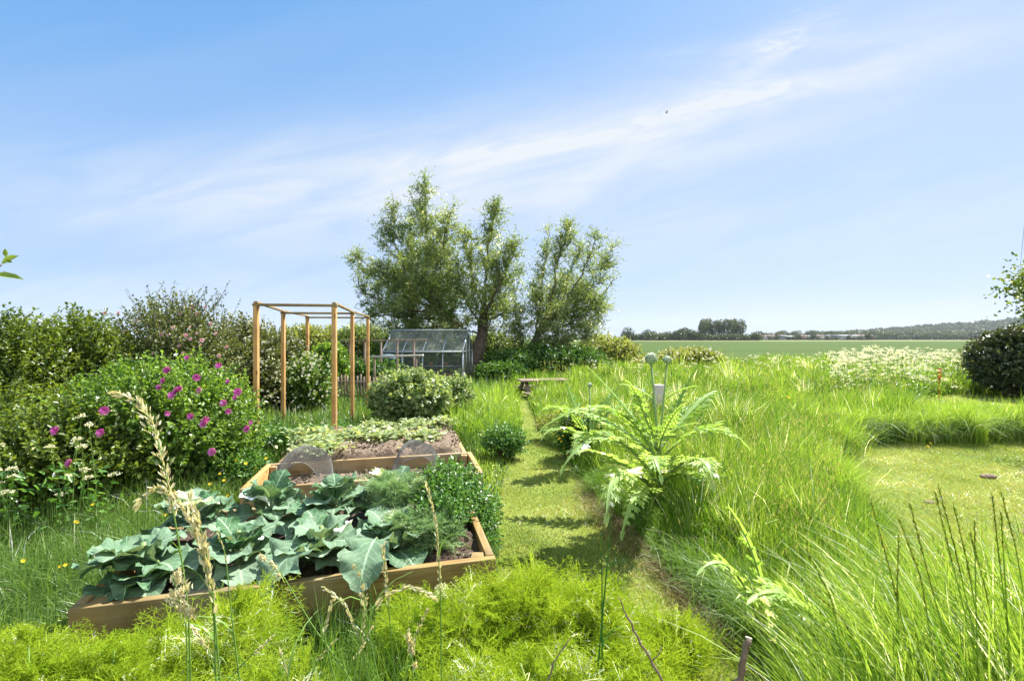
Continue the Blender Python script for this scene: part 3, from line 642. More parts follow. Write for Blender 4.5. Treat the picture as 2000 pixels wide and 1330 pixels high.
    c = P(907, 745, 13.8)*V3(1, 1, 0); g = Geo(); beam(g, c, c+V3(-.02, 0, .52), .07, .07, (0, 1, 0)); solo('fence_post', g, GREYW, 'short pale post at the right corner of the greenhouse', 'post', c)
greenhouse()

# ------------------------------------------------------------------ picnic bench, pale stone, marker, stones, bird, wire
def picnic():
    c = P(1060, 770, 12.2)*V3(1, 1, 0); ht = H-(744-HY)/F*12.2
    t = thing('picnic_bench', 'weathered wooden picnic table half hidden in long grass', 'picnic table', c)
    ht = .42
    X = unit(V3(1, .25, 0)); Y = V3(-X[1], X[0], 0); Lh = .66
    zt = H-(742-HY)/F*12.2
    for k in range(4):
        g = Geo(); o = c+Y*(k-1.5)*.15+V3(0, 0, zt); beam(g, o-X*Lh, o+X*Lh, .14, .04, seed=k); part('table_board', g, OLDW, t, bevel=.004)
    for s, z in ((-1, zt-.28), (1, zt-.22)):
        g = Geo(); o = c+Y*s*.58+V3(0, 0, z); beam(g, o-X*Lh, o+X*Lh, .2, .04); part('seat', g, OLDW, t, bevel=.004)
    for a in (-.5, .5):
        for s in (-1, 1):
            g = Geo(); beam(g, c+X*a+Y*s*.55, c+X*a+Y*s*.16+V3(0, 0, zt-.03), .04, .09, X); part('leg', g, OLDW, t)
        g = Geo(); beam(g, c+X*(a+.045)-Y*.66+V3(0, 0, zt-.27), c+X*(a+.045)+Y*.66+V3(0, 0, zt-.27), .04, .08); part('bearer', g, OLDW, t)
picnic()
def rock(g, c, rx, ry, rz, seed, n=10):
    r = np.random.default_rng(seed); v = []; 
    for i in range(n+1):
        for j in range(n*2):
            a = pi*i/n; b = pi*j/n; d = V3(math.sin(a)*math.cos(b), math.sin(a)*math.sin(b), math.cos(a)); v.append(d)
    v = np.array(v); k = 1+.16*pn(v, seed, 2)+.05*pn(v, seed+1, 6); v = c+v*k[:, None]*V3(rx, ry, rz)
    g.add(v, [(i*2*n+j, (i+1)*2*n+j, (i+1)*2*n+(j+1) % (2*n), i*2*n+(j+1) % (2*n)) for i in range(n) for j in range(2*n)])
def oddments():
    g = Geo(); c = P(1284, 800, 7.2)*V3(1, 1, 0); beam(g, c, c+V3(.02, 0, .82), .16, .12, (0, 1, 0)); solo('marker_stone', g, STONE, 'pale grey upright stone standing in the meadow behind the tall cardoon stems', 'stone', c, bevel=.012)
    g = Geo(); c = P(1834, 735, 11.2)*V3(1, 1, 0); tube(g, [c, c+V3(.01, 0, .56), c+V3(.01, 0, .58), c+V3(.02, 0, .80), c+V3(.02, 0, .82)], [.008, .008, .035, .025, .01], 8); solo('marker_peg', g, ORANGE, 'small orange marker peg among the cow parsley', 'marker', c)
    for px, py, w, lab in ((1930, 934, .075, 'largest pinkish stone lying on the mown lawn at the right'), (1815, 983, .045, 'small brown clod of earth on the lawn left of the pale stone'), (1995, 1042, .05, 'brown clod at the right edge of the lawn')):
        c = G(px, py); g = Geo(); rock(g, c+V3(0, 0, w*.25), w, w*.7, w*.4, int(px)); solo('stone', g, SOILD, lab, 'stone', c, smooth=True)
    # bird
    c = P(1302, 220, 62); t = thing('flying_bird', 'tiny dark bird gliding high in the sky below the cirrus', 'bird', c)
    g = Geo(); tube(g, [c+V3(-.22, 0, .02), c+V3(-.12, 0, .03), c+V3(0, 0, 0), c+V3(.12, 0, -.02), c+V3(.24, 0, -.03)], [.01, .04, .05, .035, .01], 8); part('body', g, BIRD, t, smooth=True)
    for s in (1, -1):
        g = Geo(); g.add([c+V3(-.06, 0, 0), c+V3(.07, 0, 0), c+V3(.10, s*.2, .14), c+V3(-.02, s*.22, .15), c+V3(.14, s*.55, .02), c+V3(.10, s*.5, .03)], [(0, 1, 2, 3), (3, 2, 4, 5)]); part('wing', g, BIRD, t)
    # overhead wire from a far pole to a pole beside the photographer
    a = P(1978, 640, 60); b = P(2024, 190, 12); t = thing('utility_pole', 'dark wooden utility pole carrying a thin cable beyond the wood edge', 'utility pole', V3(a[0]+.2, 60, 0))
    g = Geo(); tube(g, [V3(a[0]+.2, 60, 0), V3(a[0]+.2, 60, a[2]+.1)], [.13, .1], 8); part('pole', g, BARK, t)
    pts = [a+(b-a)*s-V3(0, 0, 1)*4*s*(1-s)*.9 for s in np.linspace(0, 1, 40)]; g = Geo(); tube(g, pts, .007, 5); part('cable', g, CABLE, t)
    g = Geo(); tube(g, [V3(b[0]+.1, b[1], 0), V3(b[0]+.1, b[1], b[2]+.3)], [.14, .1], 10); solo('utility_pole', g, BARK, 'near utility pole just outside the right edge holding the cable', 'utility pole', V3(b[0]+.1, b[1], 0))
oddments()

# ------------------------------------------------------------------ shrubs
def rdir(r, n): return unit(r.normal(size=(n, 3)))
def shoots(g, start, d, length, lps, LL, LW, t, r, up=.15, spread=.75, bend=.15, flat=.5):
    """leafy shoots: lps leaves alternate along each; returns shoot tips"""
    n = len(start); length = np.broadcast_to(length, (n,)); s = (np.arange(lps)+r.uniform(0, 1, (n, lps)))/lps
    p = start[:, None]+d[:, None]*(s*length[:, None])[..., None]; p[..., 2] += up*length[:, None]*s**2
    ld = d[:, None]*.5+rdir(r, n*lps).reshape(n, lps, 3)*spread
    nr = V3(0, 0, 1)*flat+d[:, None]*.3+r.normal(size=(n, lps, 3))*.45
    sz = r.uniform(.65, 1.15, n*lps)
    leaves(g, p.reshape(-1, 3), ld.reshape(-1, 3), nr.reshape(-1, 3), LL*sz, LW*sz, np.clip(np.repeat(t, lps)+r.normal(0, .13, n*lps), 0, 1), bend=bend)
    return start+d*length[:, None]+V3(0, 0, 1)*(up*length)[:, None]
def shrub(name, label, c, R, leafm, r, n_sh=900, lps=12, LL=.05, LW=.03, sl=.3, amp=.18, hollow=.5, stems=14, group=None, cat='shrub', stemm=None, lowcut=.03, zc=None, up=.15, f=2.2, tipt=.25):
    """c: ground point; R: half sizes (x, y, total height)"""
    c = np.asarray(c, float); base_z = c[2]; zc = R[2]*.45 if zc is None else zc
    cc = c+V3(0, 0, zc); RR = V3(R[0], R[1], R[2]-zc)
    d = rdir(r, n_sh); sd_ = int(r.integers(1000)); surf = 1+amp*pn(d, sd_, f)+amp*.5*pn(d, sd_+3, f*2.6)
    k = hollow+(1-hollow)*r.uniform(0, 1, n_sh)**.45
    RV = np.where(d[:, 2:3] < 0, V3(R[0], R[1], zc), RR)
    slv = r.uniform(.55, 1.25, n_sh)*sl
    st = cc+d*RV*(surf*k)[:, None]-d*slv[:, None]*.75
    sdir = unit(d*.75+V3(0, 0, .45)+r.normal(size=(n_sh, 3))*.38)
    ok = st[:, 2] > base_z+lowcut; st, sdir, slv, k2 = st[ok], sdir[ok], slv[ok], k[ok]
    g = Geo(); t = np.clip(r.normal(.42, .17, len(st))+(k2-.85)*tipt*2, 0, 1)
    tips = shoots(g, st, sdir, slv, lps, LL, LW, t, r, up)
    o = thing(name, label, cat, c, group); part('foliage', g, leafm, o)
    if stems:
        g = Geo(); ids = r.choice(len(st), min(stems*5, len(st)), replace=False)
        for i in ids:
            b0 = c+V3(r.normal(0, R[0]*.16), r.normal(0, R[1]*.16), 0); m_ = (b0+st[i])/2+V3(0, 0, .12*R[2]); tube(g, [b0, m_, st[i], tips[i]], [.012, .009, .006, .003], 4, cap=False)
        part('stems', g, stemm or STEMG, o)
    o['_'] = 0; del o['_']
    return o, st, sdir, tips
def flower(g, c, n, R, r, t=.5, petals=6, cup=.35):
    n = unit(n); a = unit(np.cross(n, V3(.3, .2, .9))); b = np.cross(n, a)
    for ring, (rr, m) in enumerate(((1, petals), (.62, petals-1))):
        an = np.linspace(0, 2*pi, m, endpoint=False)+r.uniform(0, 3); d = np.cos(an)[:, None]*a+np.sin(an)[:, None]*b
        leaves(g, np.tile(c, (m, 1)), d+n*(cup+.5*ring), np.tile(n, (m, 1))-d*.3, R*rr, R*rr*.95, np.clip(t+r.normal(0, .2, m), 0, 1), .12, .05)
def umbel(g, gs, base, top, R, r, nb=9, nf=14, fs=.007, ft=(0, 1)):
    top = np.asarray(top, float); base = np.asarray(base, float)
    tube(gs, [base, (base+top)/2+r.normal(0, .02, 3), top], [.004, .003, .002], 4, cap=False)
    for i in range(nb):
        a = 2*pi*i/nb+r.uniform(0, .5); rr = r.uniform(.2, 1); q = top+V3(math.cos(a), math.sin(a), 0)*R*rr+V3(0, 0, R*(.75-.5*rr*rr)*r.uniform(.7, 1.2))
        tube(gs, [top, q], [.0012, .001], 3, cap=False)
        c = q+r.normal(0, R*.2, (nf, 3))*V3(1, 1, .6); leaves(g, c, rdir(r, nf), V3(0, 0, 1)+r.normal(size=(nf, 3))*.8, fs, fs, r.uniform(*ft, nf), 0, 0)
def px_shrub(name, label, cx, w, top, Z, m, r, depth=.9, **k):
    x = (cx-CX)/F*Z; return shrub(name, label, V3(x, Z, k.pop('z0', 0)), (w/2/F*Z, w/2/F*Z*depth, (H-(top-HY)/F*Z)-k.pop('zb', 0)), m, r, **k)

def left_hedge():
    r = np.random.default_rng(31)
    px_shrub('hedge_shrub', 'dark green hedge shrub at the far left edge behind the grass', 0, 260, 612, 5.6, HEDGE, r, n_sh=1700, lps=14, LL=.055, LW=.03, sl=.34, amp=.14, stems=12)
    px_shrub('hedge_shrub', 'green hedge shrub between the left edge shrub and the climbing rose', 165, 230, 616, 6.4, HEDGE, r, n_sh=1700, lps=14, LL=.055, LW=.03, sl=.34, amp=.14, stems=12)
    px_shrub('hedge_shrub', 'shaded lower hedge shrub beneath the left edge hedge', 40, 330, 760, 4.9, HEDGE, r, n_sh=1300, lps=14, LL=.05, LW=.03, sl=.3, amp=.14, stems=8)
    # tall climbing rose with pink and white flowers
    o, st, sdr, tips = px_shrub('climbing_rose', 'tall loose rose with small pink flowers above the magenta rose bush', 345, 270, 588, 7.4, BRAMBLE, r, n_sh=2300, lps=13, LL=.05, LW=.028, sl=.42, amp=.16, stems=14)
    c = wloc(o)
    fl = [(385, 613), (352, 612), (375, 603), (402, 600), (330, 655), (372, 662), (363, 655), (316, 653), (385, 651), (351, 675), (392, 675), (358, 690), (443, 678), (422, 652), (268, 627), (232, 612), (205, 612), (247, 648), (428, 695), (340, 640), (310, 626), (300, 690), (412, 633), (395, 665), (372, 640)]
    for i, (x, y) in enumerate(fl):
        Z = 6.55+r.uniform(-.1, .3) if y > 630 else 7.2; g = Geo(); flower(g, P(x, y, Z), V3(r.normal(0, .3), -1, .4), r.uniform(.03, .045), r, r.uniform(.2, .8)); part('flower', g, PINK, o)
    # thin sprays above the top
    g = Geo(); n = 40; xs = r.uniform(245, 470, n); a = np.array([P(x, 600+r.uniform(0, 30)+(25 if abs(x-345) > 80 else 0), 7.4+r.uniform(-.3, .3)) for x in xs]); d = unit(V3(0, 0, 1)+r.normal(size=(n, 3))*.45)
    tp = shoots(g, a, d, r.uniform(.25, .55, n), 12, .04, .022, r.uniform(.1, .5, n), r, .05, .8); part('foliage', g, BRAMBLE, o)
    g = Geo()
    for p, q in zip(a, tp): tube(g, [p, (p+q)/2, q], [.004, .003, .002], 3, cap=False)
    part('stems', g, STEMG, o)
    # white-blossomed continuation behind the frame
    o, st, sdr, tips = px_shrub('white_blossom_shrub', 'dark shrub with white blossom seen between the left frame posts', 478, 150, 610, 8.6, BRAMBLE, r, n_sh=1700, lps=12, LL=.055, LW=.032, sl=.35, amp=.13)
    g = Geo()
    for i in r.choice(len(tips), 650):
        if tips[i][1] < 8.7: flower(g, tips[i]+V3(0, -.05, 0), V3(r.normal(0, .4), -1, .5), r.uniform(.018, .034), r, r.uniform(.3, 1), 5)
    part('blossom', g, WHITE, o, kind='stuff')
    o, st, sdr, tips = px_shrub('white_blossom_shrub', 'middle blossom shrub between the front left post and the low white one', 545, 125, 648, 9.4, BRAMBLE, r, n_sh=1300, lps=12, LL=.055, LW=.032, sl=.34, amp=.16)
    g = Geo()
    for i in r.choice(len(tips), 380): flower(g, tips[i]+V3(0, -.05, 0), V3(r.normal(0, .4), -1, .5), r.uniform(.02, .034), r, r.uniform(.3, 1), 5)
    part('blossom', g, WHITE, o, kind='stuff')
    o, st, sdr, tips = px_shrub('white_blossom_shrub', 'low green shrub covered in white blossom behind the middle frame posts', 600, 110, 695, 9.2, ROSE, r, n_sh=900, lps=12, LL=.055, LW=.032, sl=.32, amp=.16)
    g = Geo()
    for i in r.choice(len(tips), 300): flower(g, tips[i]+V3(0, -.05, 0), V3(r.normal(0, .4), -1, .5), r.uniform(.02, .035), r, r.uniform(.3, 1), 5)
    part('blossom', g, WHITE, o, kind='stuff')
left_hedge()

CREAM = foliage('cream_umbel', [(.5, .5, .30), (.68, .66, .45), (.78, .76, .62)], .3)
def rose_bush():
    r = np.random.default_rng(32)
    o, st, sdr, tips = shrub('rose_bush', 'big rose bush with magenta flowers at the left of the beds', P(318, 900, 4.55)*V3(1, 1, 0), (.93, .85, 1.36), ROSE, r, n_sh=2300, lps=14, LL=.042, LW=.026, sl=.27, amp=.12, stems=18, f=2.6)
    fl = [(205, 803, 1.2), (110, 842, 1.25), (198, 846, 1.15), (137, 905, 1.2), (327, 724, 1), (345, 765, 1.1), (336, 773, 1), (352, 760, .8), (320, 745, .9), (384, 738, 1), (399, 828, 1.15), (373, 814, .9), (437, 788, 1), (465, 766, 1.1), (446, 804, .8), (483, 838, 1), (415, 883, 1.1), (428, 715, .9),
          (402, 820, .9), (390, 763, .8), (460, 778, .7), (327, 808, .7), (491, 826, .6), (366, 700, .7), (446, 746, .6), (311, 757, .7), (178, 1056, .6), (292, 985, .5)]
    for x, y, s in fl:
        if y > 950: continue
        e = 1-min(1, ((x-318)/245)**2+((y-870)/205)**2); Z = 4.50-.85*math.sqrt(max(e, .03)); Z = Z-.10
        if x < 215: Z = 3.5
        g = Geo(); flower(g, P(x, y, Z), V3(r.normal(0, .4), -1, .45), .038*s*(Z/4), r, r.uniform(.2, .8)); 
        flower(g, P(x, y, Z)+V3(0, -.01, .01), V3(r.normal(0, .4), -1, .6), .030*s*(Z/4), r, r.uniform(.0, .6)); part('flower', g, PURPLE, o)
    shrub('rose_bush', 'left-hand rose bush of darker foliage with a few magenta flowers low down', P(110, 1000, 3.95)*V3(1, 1, 0), (.92, .62, .98), HEDGE, r, n_sh=1900, lps=14, LL=.042, LW=.027, sl=.25, amp=.14, stems=12)
    # cream umbels at left
    for px, py, Z, lab, k in ((12, 935, 3.25, 'cream flower umbels at the very left edge above dark grass', 8), (165, 900, 3.35, 'cream flower umbels in front of the darker rose bush', 7), (95, 855, 3.4, 'small cream umbels above the left lower leaves', 3)):
        c = P(px, py, Z)*V3(1, 1, 0); t = thing('cow_parsley', lab, 'cow parsley', c, 'cow parsley beside the rose bush'); g, gs, gl = Geo(), Geo(), Geo()
        for i in range(k):
            g = Geo(); top = P(px+r.normal(0, 26), py+r.normal(0, 34), Z+r.normal(0, .08)); umbel(g, gs, c+V3(r.normal(0, .05), r.normal(0, .05), 0), top, .032, r, 8, 13, .008); part('umbel', g, CREAM, t)
        n = 90; leaves(gl, c+r.normal(0, .12, (n, 3))*V3(1, 1, 0)+V3(0, 0, 1)*r.uniform(.1, .6, (n, 1)), rdir(r, n), V3(0, 0, 1)+r.normal(size=(n, 3))*.4, .06, .03, r.uniform(0, 1, n))
        part('stems', gs, STALK, t); part('leaves', gl, HERB, t)
rose_bush()

def mid_shrubs():
    r = np.random.default_rng(33)
    px_shrub('fruit_bush', 'broad leafy fruit bush between the beds and the greenhouse', 800, 165, 722, 8.0, CURRANT, r, n_sh=1300, lps=12, LL=.07, LW=.055, sl=.28, amp=.17)
    px_shrub('fruit_bush', 'smaller leafy fruit bush at the right foot of the greenhouse', 880, 95, 738, 8.6, CURRANT, r, n_sh=700, lps=12, LL=.06, LW=.045, sl=.25, amp=.17)
    px_shrub('weedy_shrub', 'light green weedy shrub behind the frame left of the picket fence', 640, 80, 672, 12.0, ROSE, r, n_sh=800, lps=12, LL=.09, LW=.05, sl=.35, amp=.2)
    px_shrub('weedy_shrub', 'tall nettle growth beside the water butt', 730, 120, 705, 13.4, THICKET, r, n_sh=700, lps=12, LL=.09, LW=.05, sl=.35, amp=.2)
    px_shrub('dark_thicket', 'dark thicket beneath the leaning right willow', 1065, 240, 680, 17.0, THICKET, r, n_sh=2200, lps=14, LL=.11, LW=.06, sl=.5, amp=.16)
    px_shrub('dark_thicket', 'dark thicket between the willow trunk and the picnic table', 985, 110, 715, 15.0, THICKET, r, n_sh=900, lps=14, LL=.11, LW=.06, sl=.4, amp=.16)
    px_shrub('hedgerow_shrub', 'pale green hedgerow shrub far behind the open side of the pine frame', 610, 150, 640, 20.5, OLIVE, r, n_sh=1500, lps=12, LL=.13, LW=.07, sl=.5, amp=.2)
    px_shrub('hedgerow_shrub', 'hedgerow shrub behind the left end of the bean trellis', 705, 130, 632, 20.0, WILLOW, r, n_sh=1500, lps=12, LL=.13, LW=.06, sl=.5, amp=.2)
    px_shrub('hedgerow_shrub', 'hedgerow shrub directly behind the greenhouse', 800, 170, 655, 19.6, THICKET, r, n_sh=1700, lps=12, LL=.13, LW=.07, sl=.5, amp=.16)
    px_shrub('hedgerow_shrub', 'shaded hedgerow shrub between the greenhouse and the willow trunks', 880, 110, 662, 20.2, THICKET, r, n_sh=1100, lps=12, LL=.13, LW=.07, sl=.5, amp=.16)
    px_shrub('hedgerow_shrub', 'light green hedgerow shrub glimpsed behind the leaning willow trunk', 965, 110, 650, 20.4, WILLOW, r, n_sh=1100, lps=12, LL=.13, LW=.07, sl=.5, amp=.16)
    px_shrub('hedgerow_shrub', 'hedgerow shrub behind the white blossom between the left frame posts', 500, 150, 650, 20.8, OLIVE, r, n_sh=900, lps=12, LL=.13, LW=.07, sl=.5, amp=.16)
    px_shrub('elder_bush', 'yellow green bush right of the willows at the field edge', 1186, 120, 660, 21.0, OLIVE, r, n_sh=1300, lps=12, LL=.13, LW=.08, sl=.5, amp=.18)
    o, st, sdr, tips = px_shrub('hawthorn_bush', 'low hawthorn bush with whitish blossom behind the cardoon heads', 1345, 125, 682, 19.0, OLIVE, r, n_sh=1100, lps=12, LL=.11, LW=.07, sl=.4, amp=.2)
    g = Geo()
    for i in r.choice(len(tips), 260): flower(g, tips[i], V3(0, -1, .8), .05, r, .7, 4)
    part('blossom', g, WHITE, o, kind='stuff')
    px_shrub('hawthorn_bush', 'small pale bush just left of the hawthorn at the field edge', 1265, 70, 698, 19.5, OLIVE, r, n_sh=400, lps=12, LL=.11, LW=.07, sl=.4, amp=.2)
    o, st, sdr, tips = px_shrub('dark_shrub', 'rounded very dark shrub at the right edge beside the far lawn strip', 1992, 178, 640, 12.0, DARKBUSH, r, depth=.85, n_sh=2600, lps=14, LL=.08, LW=.05, sl=.32, amp=.09, hollow=.55)
    # path-side plants
    px_shrub('leafy_herb', 'leafy green mint clump on the left edge of the path', 985, 92, 838, 5.9, HERB, r, n_sh=520, lps=9, LL=.035, LW=.022, sl=.2, amp=.2, stems=6, cat='herb')
    px_shrub('leafy_herb', 'low weedy clump at the foot of the front right frame post', 640, 120, 835, 6.6, HERB, r, n_sh=420, lps=9, LL=.04, LW=.025, sl=.2, amp=.2, stems=6, cat='herb')
    px_shrub('leafy_herb', 'weedy growth at the foot of the front left frame post', 520, 130, 838, 5.9, HERB, r, n_sh=700, lps=9, LL=.04, LW=.022, sl=.22, amp=.2, stems=6, cat='herb')
    px_shrub('leafy_herb', 'low weeds between the rose bush and the bare bed', 440, 150, 880, 4.7, HERB, r, n_sh=800, lps=9, LL=.035, LW=.02, sl=.2, amp=.22, stems=6, cat='herb')
    o, st, sdr, tips = px_shrub('yellow_flower_plant', 'leafy plant dotted with yellow flowers on the right edge of the path', 1128, 95, 800, 5.9, THICKET, r, n_sh=600, lps=10, LL=.035, LW=.022, sl=.2, amp=.2, stems=6, cat='flowering plant')
    for i in r.choice(len(tips), 60, replace=False):
        g = Geo(); flower(g, tips[i]+V3(-.02, -.03, .01), V3(-.2, -.6, .8), .017, r, .5, 5); part('flower', g, YELLOW, o)
    px_shrub('leafy_herb', 'low bushy weed hiding the foot of the pale upright stone', 1283, 80, 803, 6.85, ROSE, r, n_sh=420, lps=9, LL=.05, LW=.02, sl=.2, amp=.25, stems=6, cat='herb')
    px_shrub('heath_mound', 'low brownish mound of dry growth where the path narrows', 1085, 95, 806, 6.9, OLIVE, r, n_sh=500, lps=9, LL=.03, LW=.012, sl=.14, amp=.12, stems=4, cat='ground plant')
    # herb in bed 1, lush
    _, FL, X, Y, W = BED1
    def bp(a, b, z=.29): q = FL+X*a+Y*b; return V3(q[0], q[1], z)
    shrub('lovage_plant', 'lush small-leaved herb filling the right end of the front bed', bp(W-.20, .66), (.24, .48, .36), HERB, r, n_sh=1150, lps=11, LL=.03, LW=.016, sl=.2, amp=.2, stems=10, cat='herb', zc=.12)
    shrub('lovage_plant', 'low herb growth outside the right end board beside the path', bp(W+.08, .85, 0), (.14, .4, .42), HERB, r, n_sh=420, lps=10, LL=.028, LW=.014, sl=.18, amp=.2, stems=5, cat='herb')
    # trailing pale plants on bed 3
    _, FL, X, Y, W = BED3
    labs = ['pale trailing squash plant at the left front of the heaped bed', 'pale green squash plant left of the middle of the heaped bed', 'yellowish plant by the left cloche on the heaped bed', 'pale plant cluster at the back middle of the heaped bed', 'pale plant at the back right of the heaped bed', 'small pale plant at the far back right corner of the heaped bed', 'squash plant beside the right cloche on the heaped bed', 'low plant at the right front of the heaped bed', 'pale plant at the back left of the heaped bed']
    for (a, b, R), lab in zip(((.35, .5, .2), (.75, .75, .22), (.45, .12, .17), (.95, 1.15, .16), (1.45, 1.2, .2), (1.8, 1.3, .12), (1.15, .55, .18), (1.55, .45, .15), (.2, 1.0, .2)), labs):
        q = FL+X*a+Y*b; c = V3(q[0], q[1], .36); t = thing('squash_plant', lab, 'vegetable plant', c, 'squash plants on the heaped bed'); g = Geo(); n = int(420*R/.2)
        p = c+np.stack([r.normal(0, R*.6, n), r.normal(0, R*.6, n), np.abs(r.normal(.05, .03, n))], -1)
        leaves(g, p, rdir(r, n)*V3(1, 1, .3), V3(0, 0, 1)+r.normal(size=(n, 3))*.35, r.uniform(.03, .075, n), r.uniform(.03, .06, n), r.uniform(.3, 1, n), .1, .1)
        part('foliage', g, CURRANT, t)
mid_shrubs()
def bed_weeds():
    r = np.random.default_rng(35); _, FL, X, Y, W = BED2; T_ = ['grey green seedling by the inner left end board of the bare bed', 'lettuce-like seedling in front of the left cloche', 'small seedling in the middle of the bare bed', 'pale seedling between the two cloches on the bare soil', 'yellow green seedling right of the right cloche', 'seedling at the right end of the bare bed']
    for (a, b), lab in zip(((.16, .3), (.55, .08), (.85, .3), (1.08, .55), (1.72, .2), (1.86, .55)), T_):
        q = FL+X*a+Y*b; c = V3(q[0], q[1], .17); g = Geo(); n = 34; t = thing('bed_seedling', lab, 'seedling', c, 'seedlings in the bare bed'); a_ = r.uniform(0, 6.28, n); leaves(g, c+r.normal(0, .02, (n, 3))*V3(1, 1, .3)+V3(0, 0, .03), np.stack([np.cos(a_), np.sin(a_), r.uniform(.1, 1, n)], -1), V3(0, 0, 1)+r.normal(size=(n, 3))*.3, r.uniform(.04, .09, n), .03, r.uniform(.3, 1, n)); part('foliage', g, CURRANT, t)
bed_weeds()

# ------------------------------------------------------------------ willows
def willow(label, trunks, limbs, seed, dens=1.0, name='willow_tree', leafm=None, LL=.105, LW=.034):
    """trunks/limbs: list of (pts, r0, r1). limbs carry branches carrying leafy twigs."""
    r = np.random.default_rng(seed); base = np.asarray(trunks[0][0][0], float)*V3(1, 1, 0)
    t = thing(name, label, 'tree', base, 'willows beside the greenhouse' if name == 'willow_tree' else None); w = Geo(); lf = Geo(); ST = []; SD = []; SL = []; TT = []
    def smooth(pts, n):
        pts = np.asarray(pts, float); s = np.linspace(0, 1, len(pts)); u = np.linspace(0, 1, n)
        q = np.stack([np.interp(u, s, pts[:, i]) for i in range(3)], -1)
        for _ in range(2): q[1:-1] = (q[:-2]+2*q[1:-1]+q[2:])/4
        return q
    for pts, a, b in trunks:
        q = smooth(pts, 12); q[1:-1] += r.normal(0, .02, (10, 3)); tube(w, q, np.linspace(a, b, 12)*(1+.08*r.normal(size=12)), 10)
    part('trunk', w, BARK, t, smooth=True); w = Geo()
    for pts, a, b, spread in limbs:
        n = 26; q = smooth(pts, n); q[1:-1] += r.normal(0, .03, (n-2, 3)); tube(w, q, np.linspace(a, b, n)*.7, 6)
        L = np.linalg.norm(q[-1]-q[0]); nb = int(L*10*dens)
        for k in range(nb):
            s = r.uniform(.12, 1)**.85; i = min(n-2, int(s*(n-1))); p = q[i]+(q[i+1]-q[i])*r.uniform(); tg = unit(q[i+1]-q[i])
            d = unit(tg*.45+rdir(r, 1)[0]*1.0+V3(0, 0, .12)); bl = spread*(1.2-.85*s)*r.uniform(.5, 1.25)
            m = 5; bp = [p]
            for j in range(m): d = unit(d+r.normal(0, .15, 3)+V3(0, 0, .07)); bp.append(bp[-1]+d*bl/m)
            bp = np.array(bp); tube(w, bp, np.linspace(.014, .004, m+1), 3, cap=False)
            nt = int(max(6, 22*bl*dens/.9)); tint = np.clip(r.normal(.45, .2), 0, 1)
            for _ in range(nt):
                u = r.uniform(.15, 1)*m; j = min(m-1, int(u)); pp = bp[j]+(bp[j+1]-bp[j])*(u-j); dd = unit(unit(bp[j+1]-bp[j])*.6+rdir(r, 1)[0]*.8+V3(0, 0, .15))
                ST.append(pp); SD.append(dd); SL.append(r.uniform(.28, .62)); TT.append(np.clip(tint+r.normal(0, .12), 0, 1))
    part('limbs', w, BARK, t, smooth=True)
    ST, SD, SL, TT = map(np.array, (ST, SD, SL, TT)); tips = shoots(lf, ST, SD, SL, 9, LL, LW, TT, r, -.05, .8, .2, .2)
    part('crown', lf, leafm or WILLOW, t)
    return t
def PL(Z, *pp): return [P(x, y, Z+dz) for x, y, dz in pp]
Zw = 18.0
willow('tallest willow, forked trunk behind the greenhouse with crown spreading left',
       [(PL(Zw, (924, 722, 0), (914, 690, 0), (906, 655, .1), (890, 630, .2)), .30, .18), (PL(Zw, (906, 655, .1), (880, 625, .3), (850, 598, .3), (835, 565, .3)), .17, .10)],
       [(PL(Zw, (850, 600, .2), (832, 540, .3), (833, 460, .2), (832, 410, 0), (828, 352, 0)), .09, .015, 1.15),
        (PL(Zw, (845, 595, .2), (800, 555, -.3), (772, 480, -.5), (765, 420, -.5)), .08, .02, 1.2),
        (PL(Zw, (845, 600, .2), (790, 580, .8), (735, 540, 1.0), (700, 500, 1.2)), .08, .02, 1.15),
        (PL(Zw, (850, 610, .2), (790, 605, -.8), (735, 585, -1.0), (695, 555, -1.0)), .07, .02, 1.1),
        (PL(Zw, (870, 625, .2), (800, 620, .2), (750, 615, .3), (712, 618, .4)), .07, .02, 1.0),
        (PL(Zw, (870, 620, .2), (858, 540, -.8), (868, 460, -1.1), (880, 415, -1.1)), .07, .02, 1.0),
        (PL(Zw, (875, 620, .2), (822, 570, 1.2), (803, 500, 1.6), (800, 440, 1.6)), .07, .02, 1.2),
        (PL(Zw, (890, 630, .2), (855, 590, -1.2), (822, 545, -1.6), (800, 510, -1.8)), .07, .02, 1.1),
        (PL(Zw, (885, 630, .2), (878, 590, 1.2), (880, 520, 1.6), (862, 470, 1.7)), .06, .02, 1.1),
        (PL(Zw, (890, 640, .2), (830, 640, .8), (770, 640, 1.0), (720, 650, 1.2)), .05, .015, 1.1),
        (PL(Zw, (880, 630, .2), (820, 590, .2), (770, 560, .3), (740, 520, .4)), .06, .02, 1.2),
        (PL(Zw, (905, 655, .2), (870, 650, 1.2), (840, 655, 1.6), (800, 665, 1.8)), .04, .015, .9)], 41, .95)
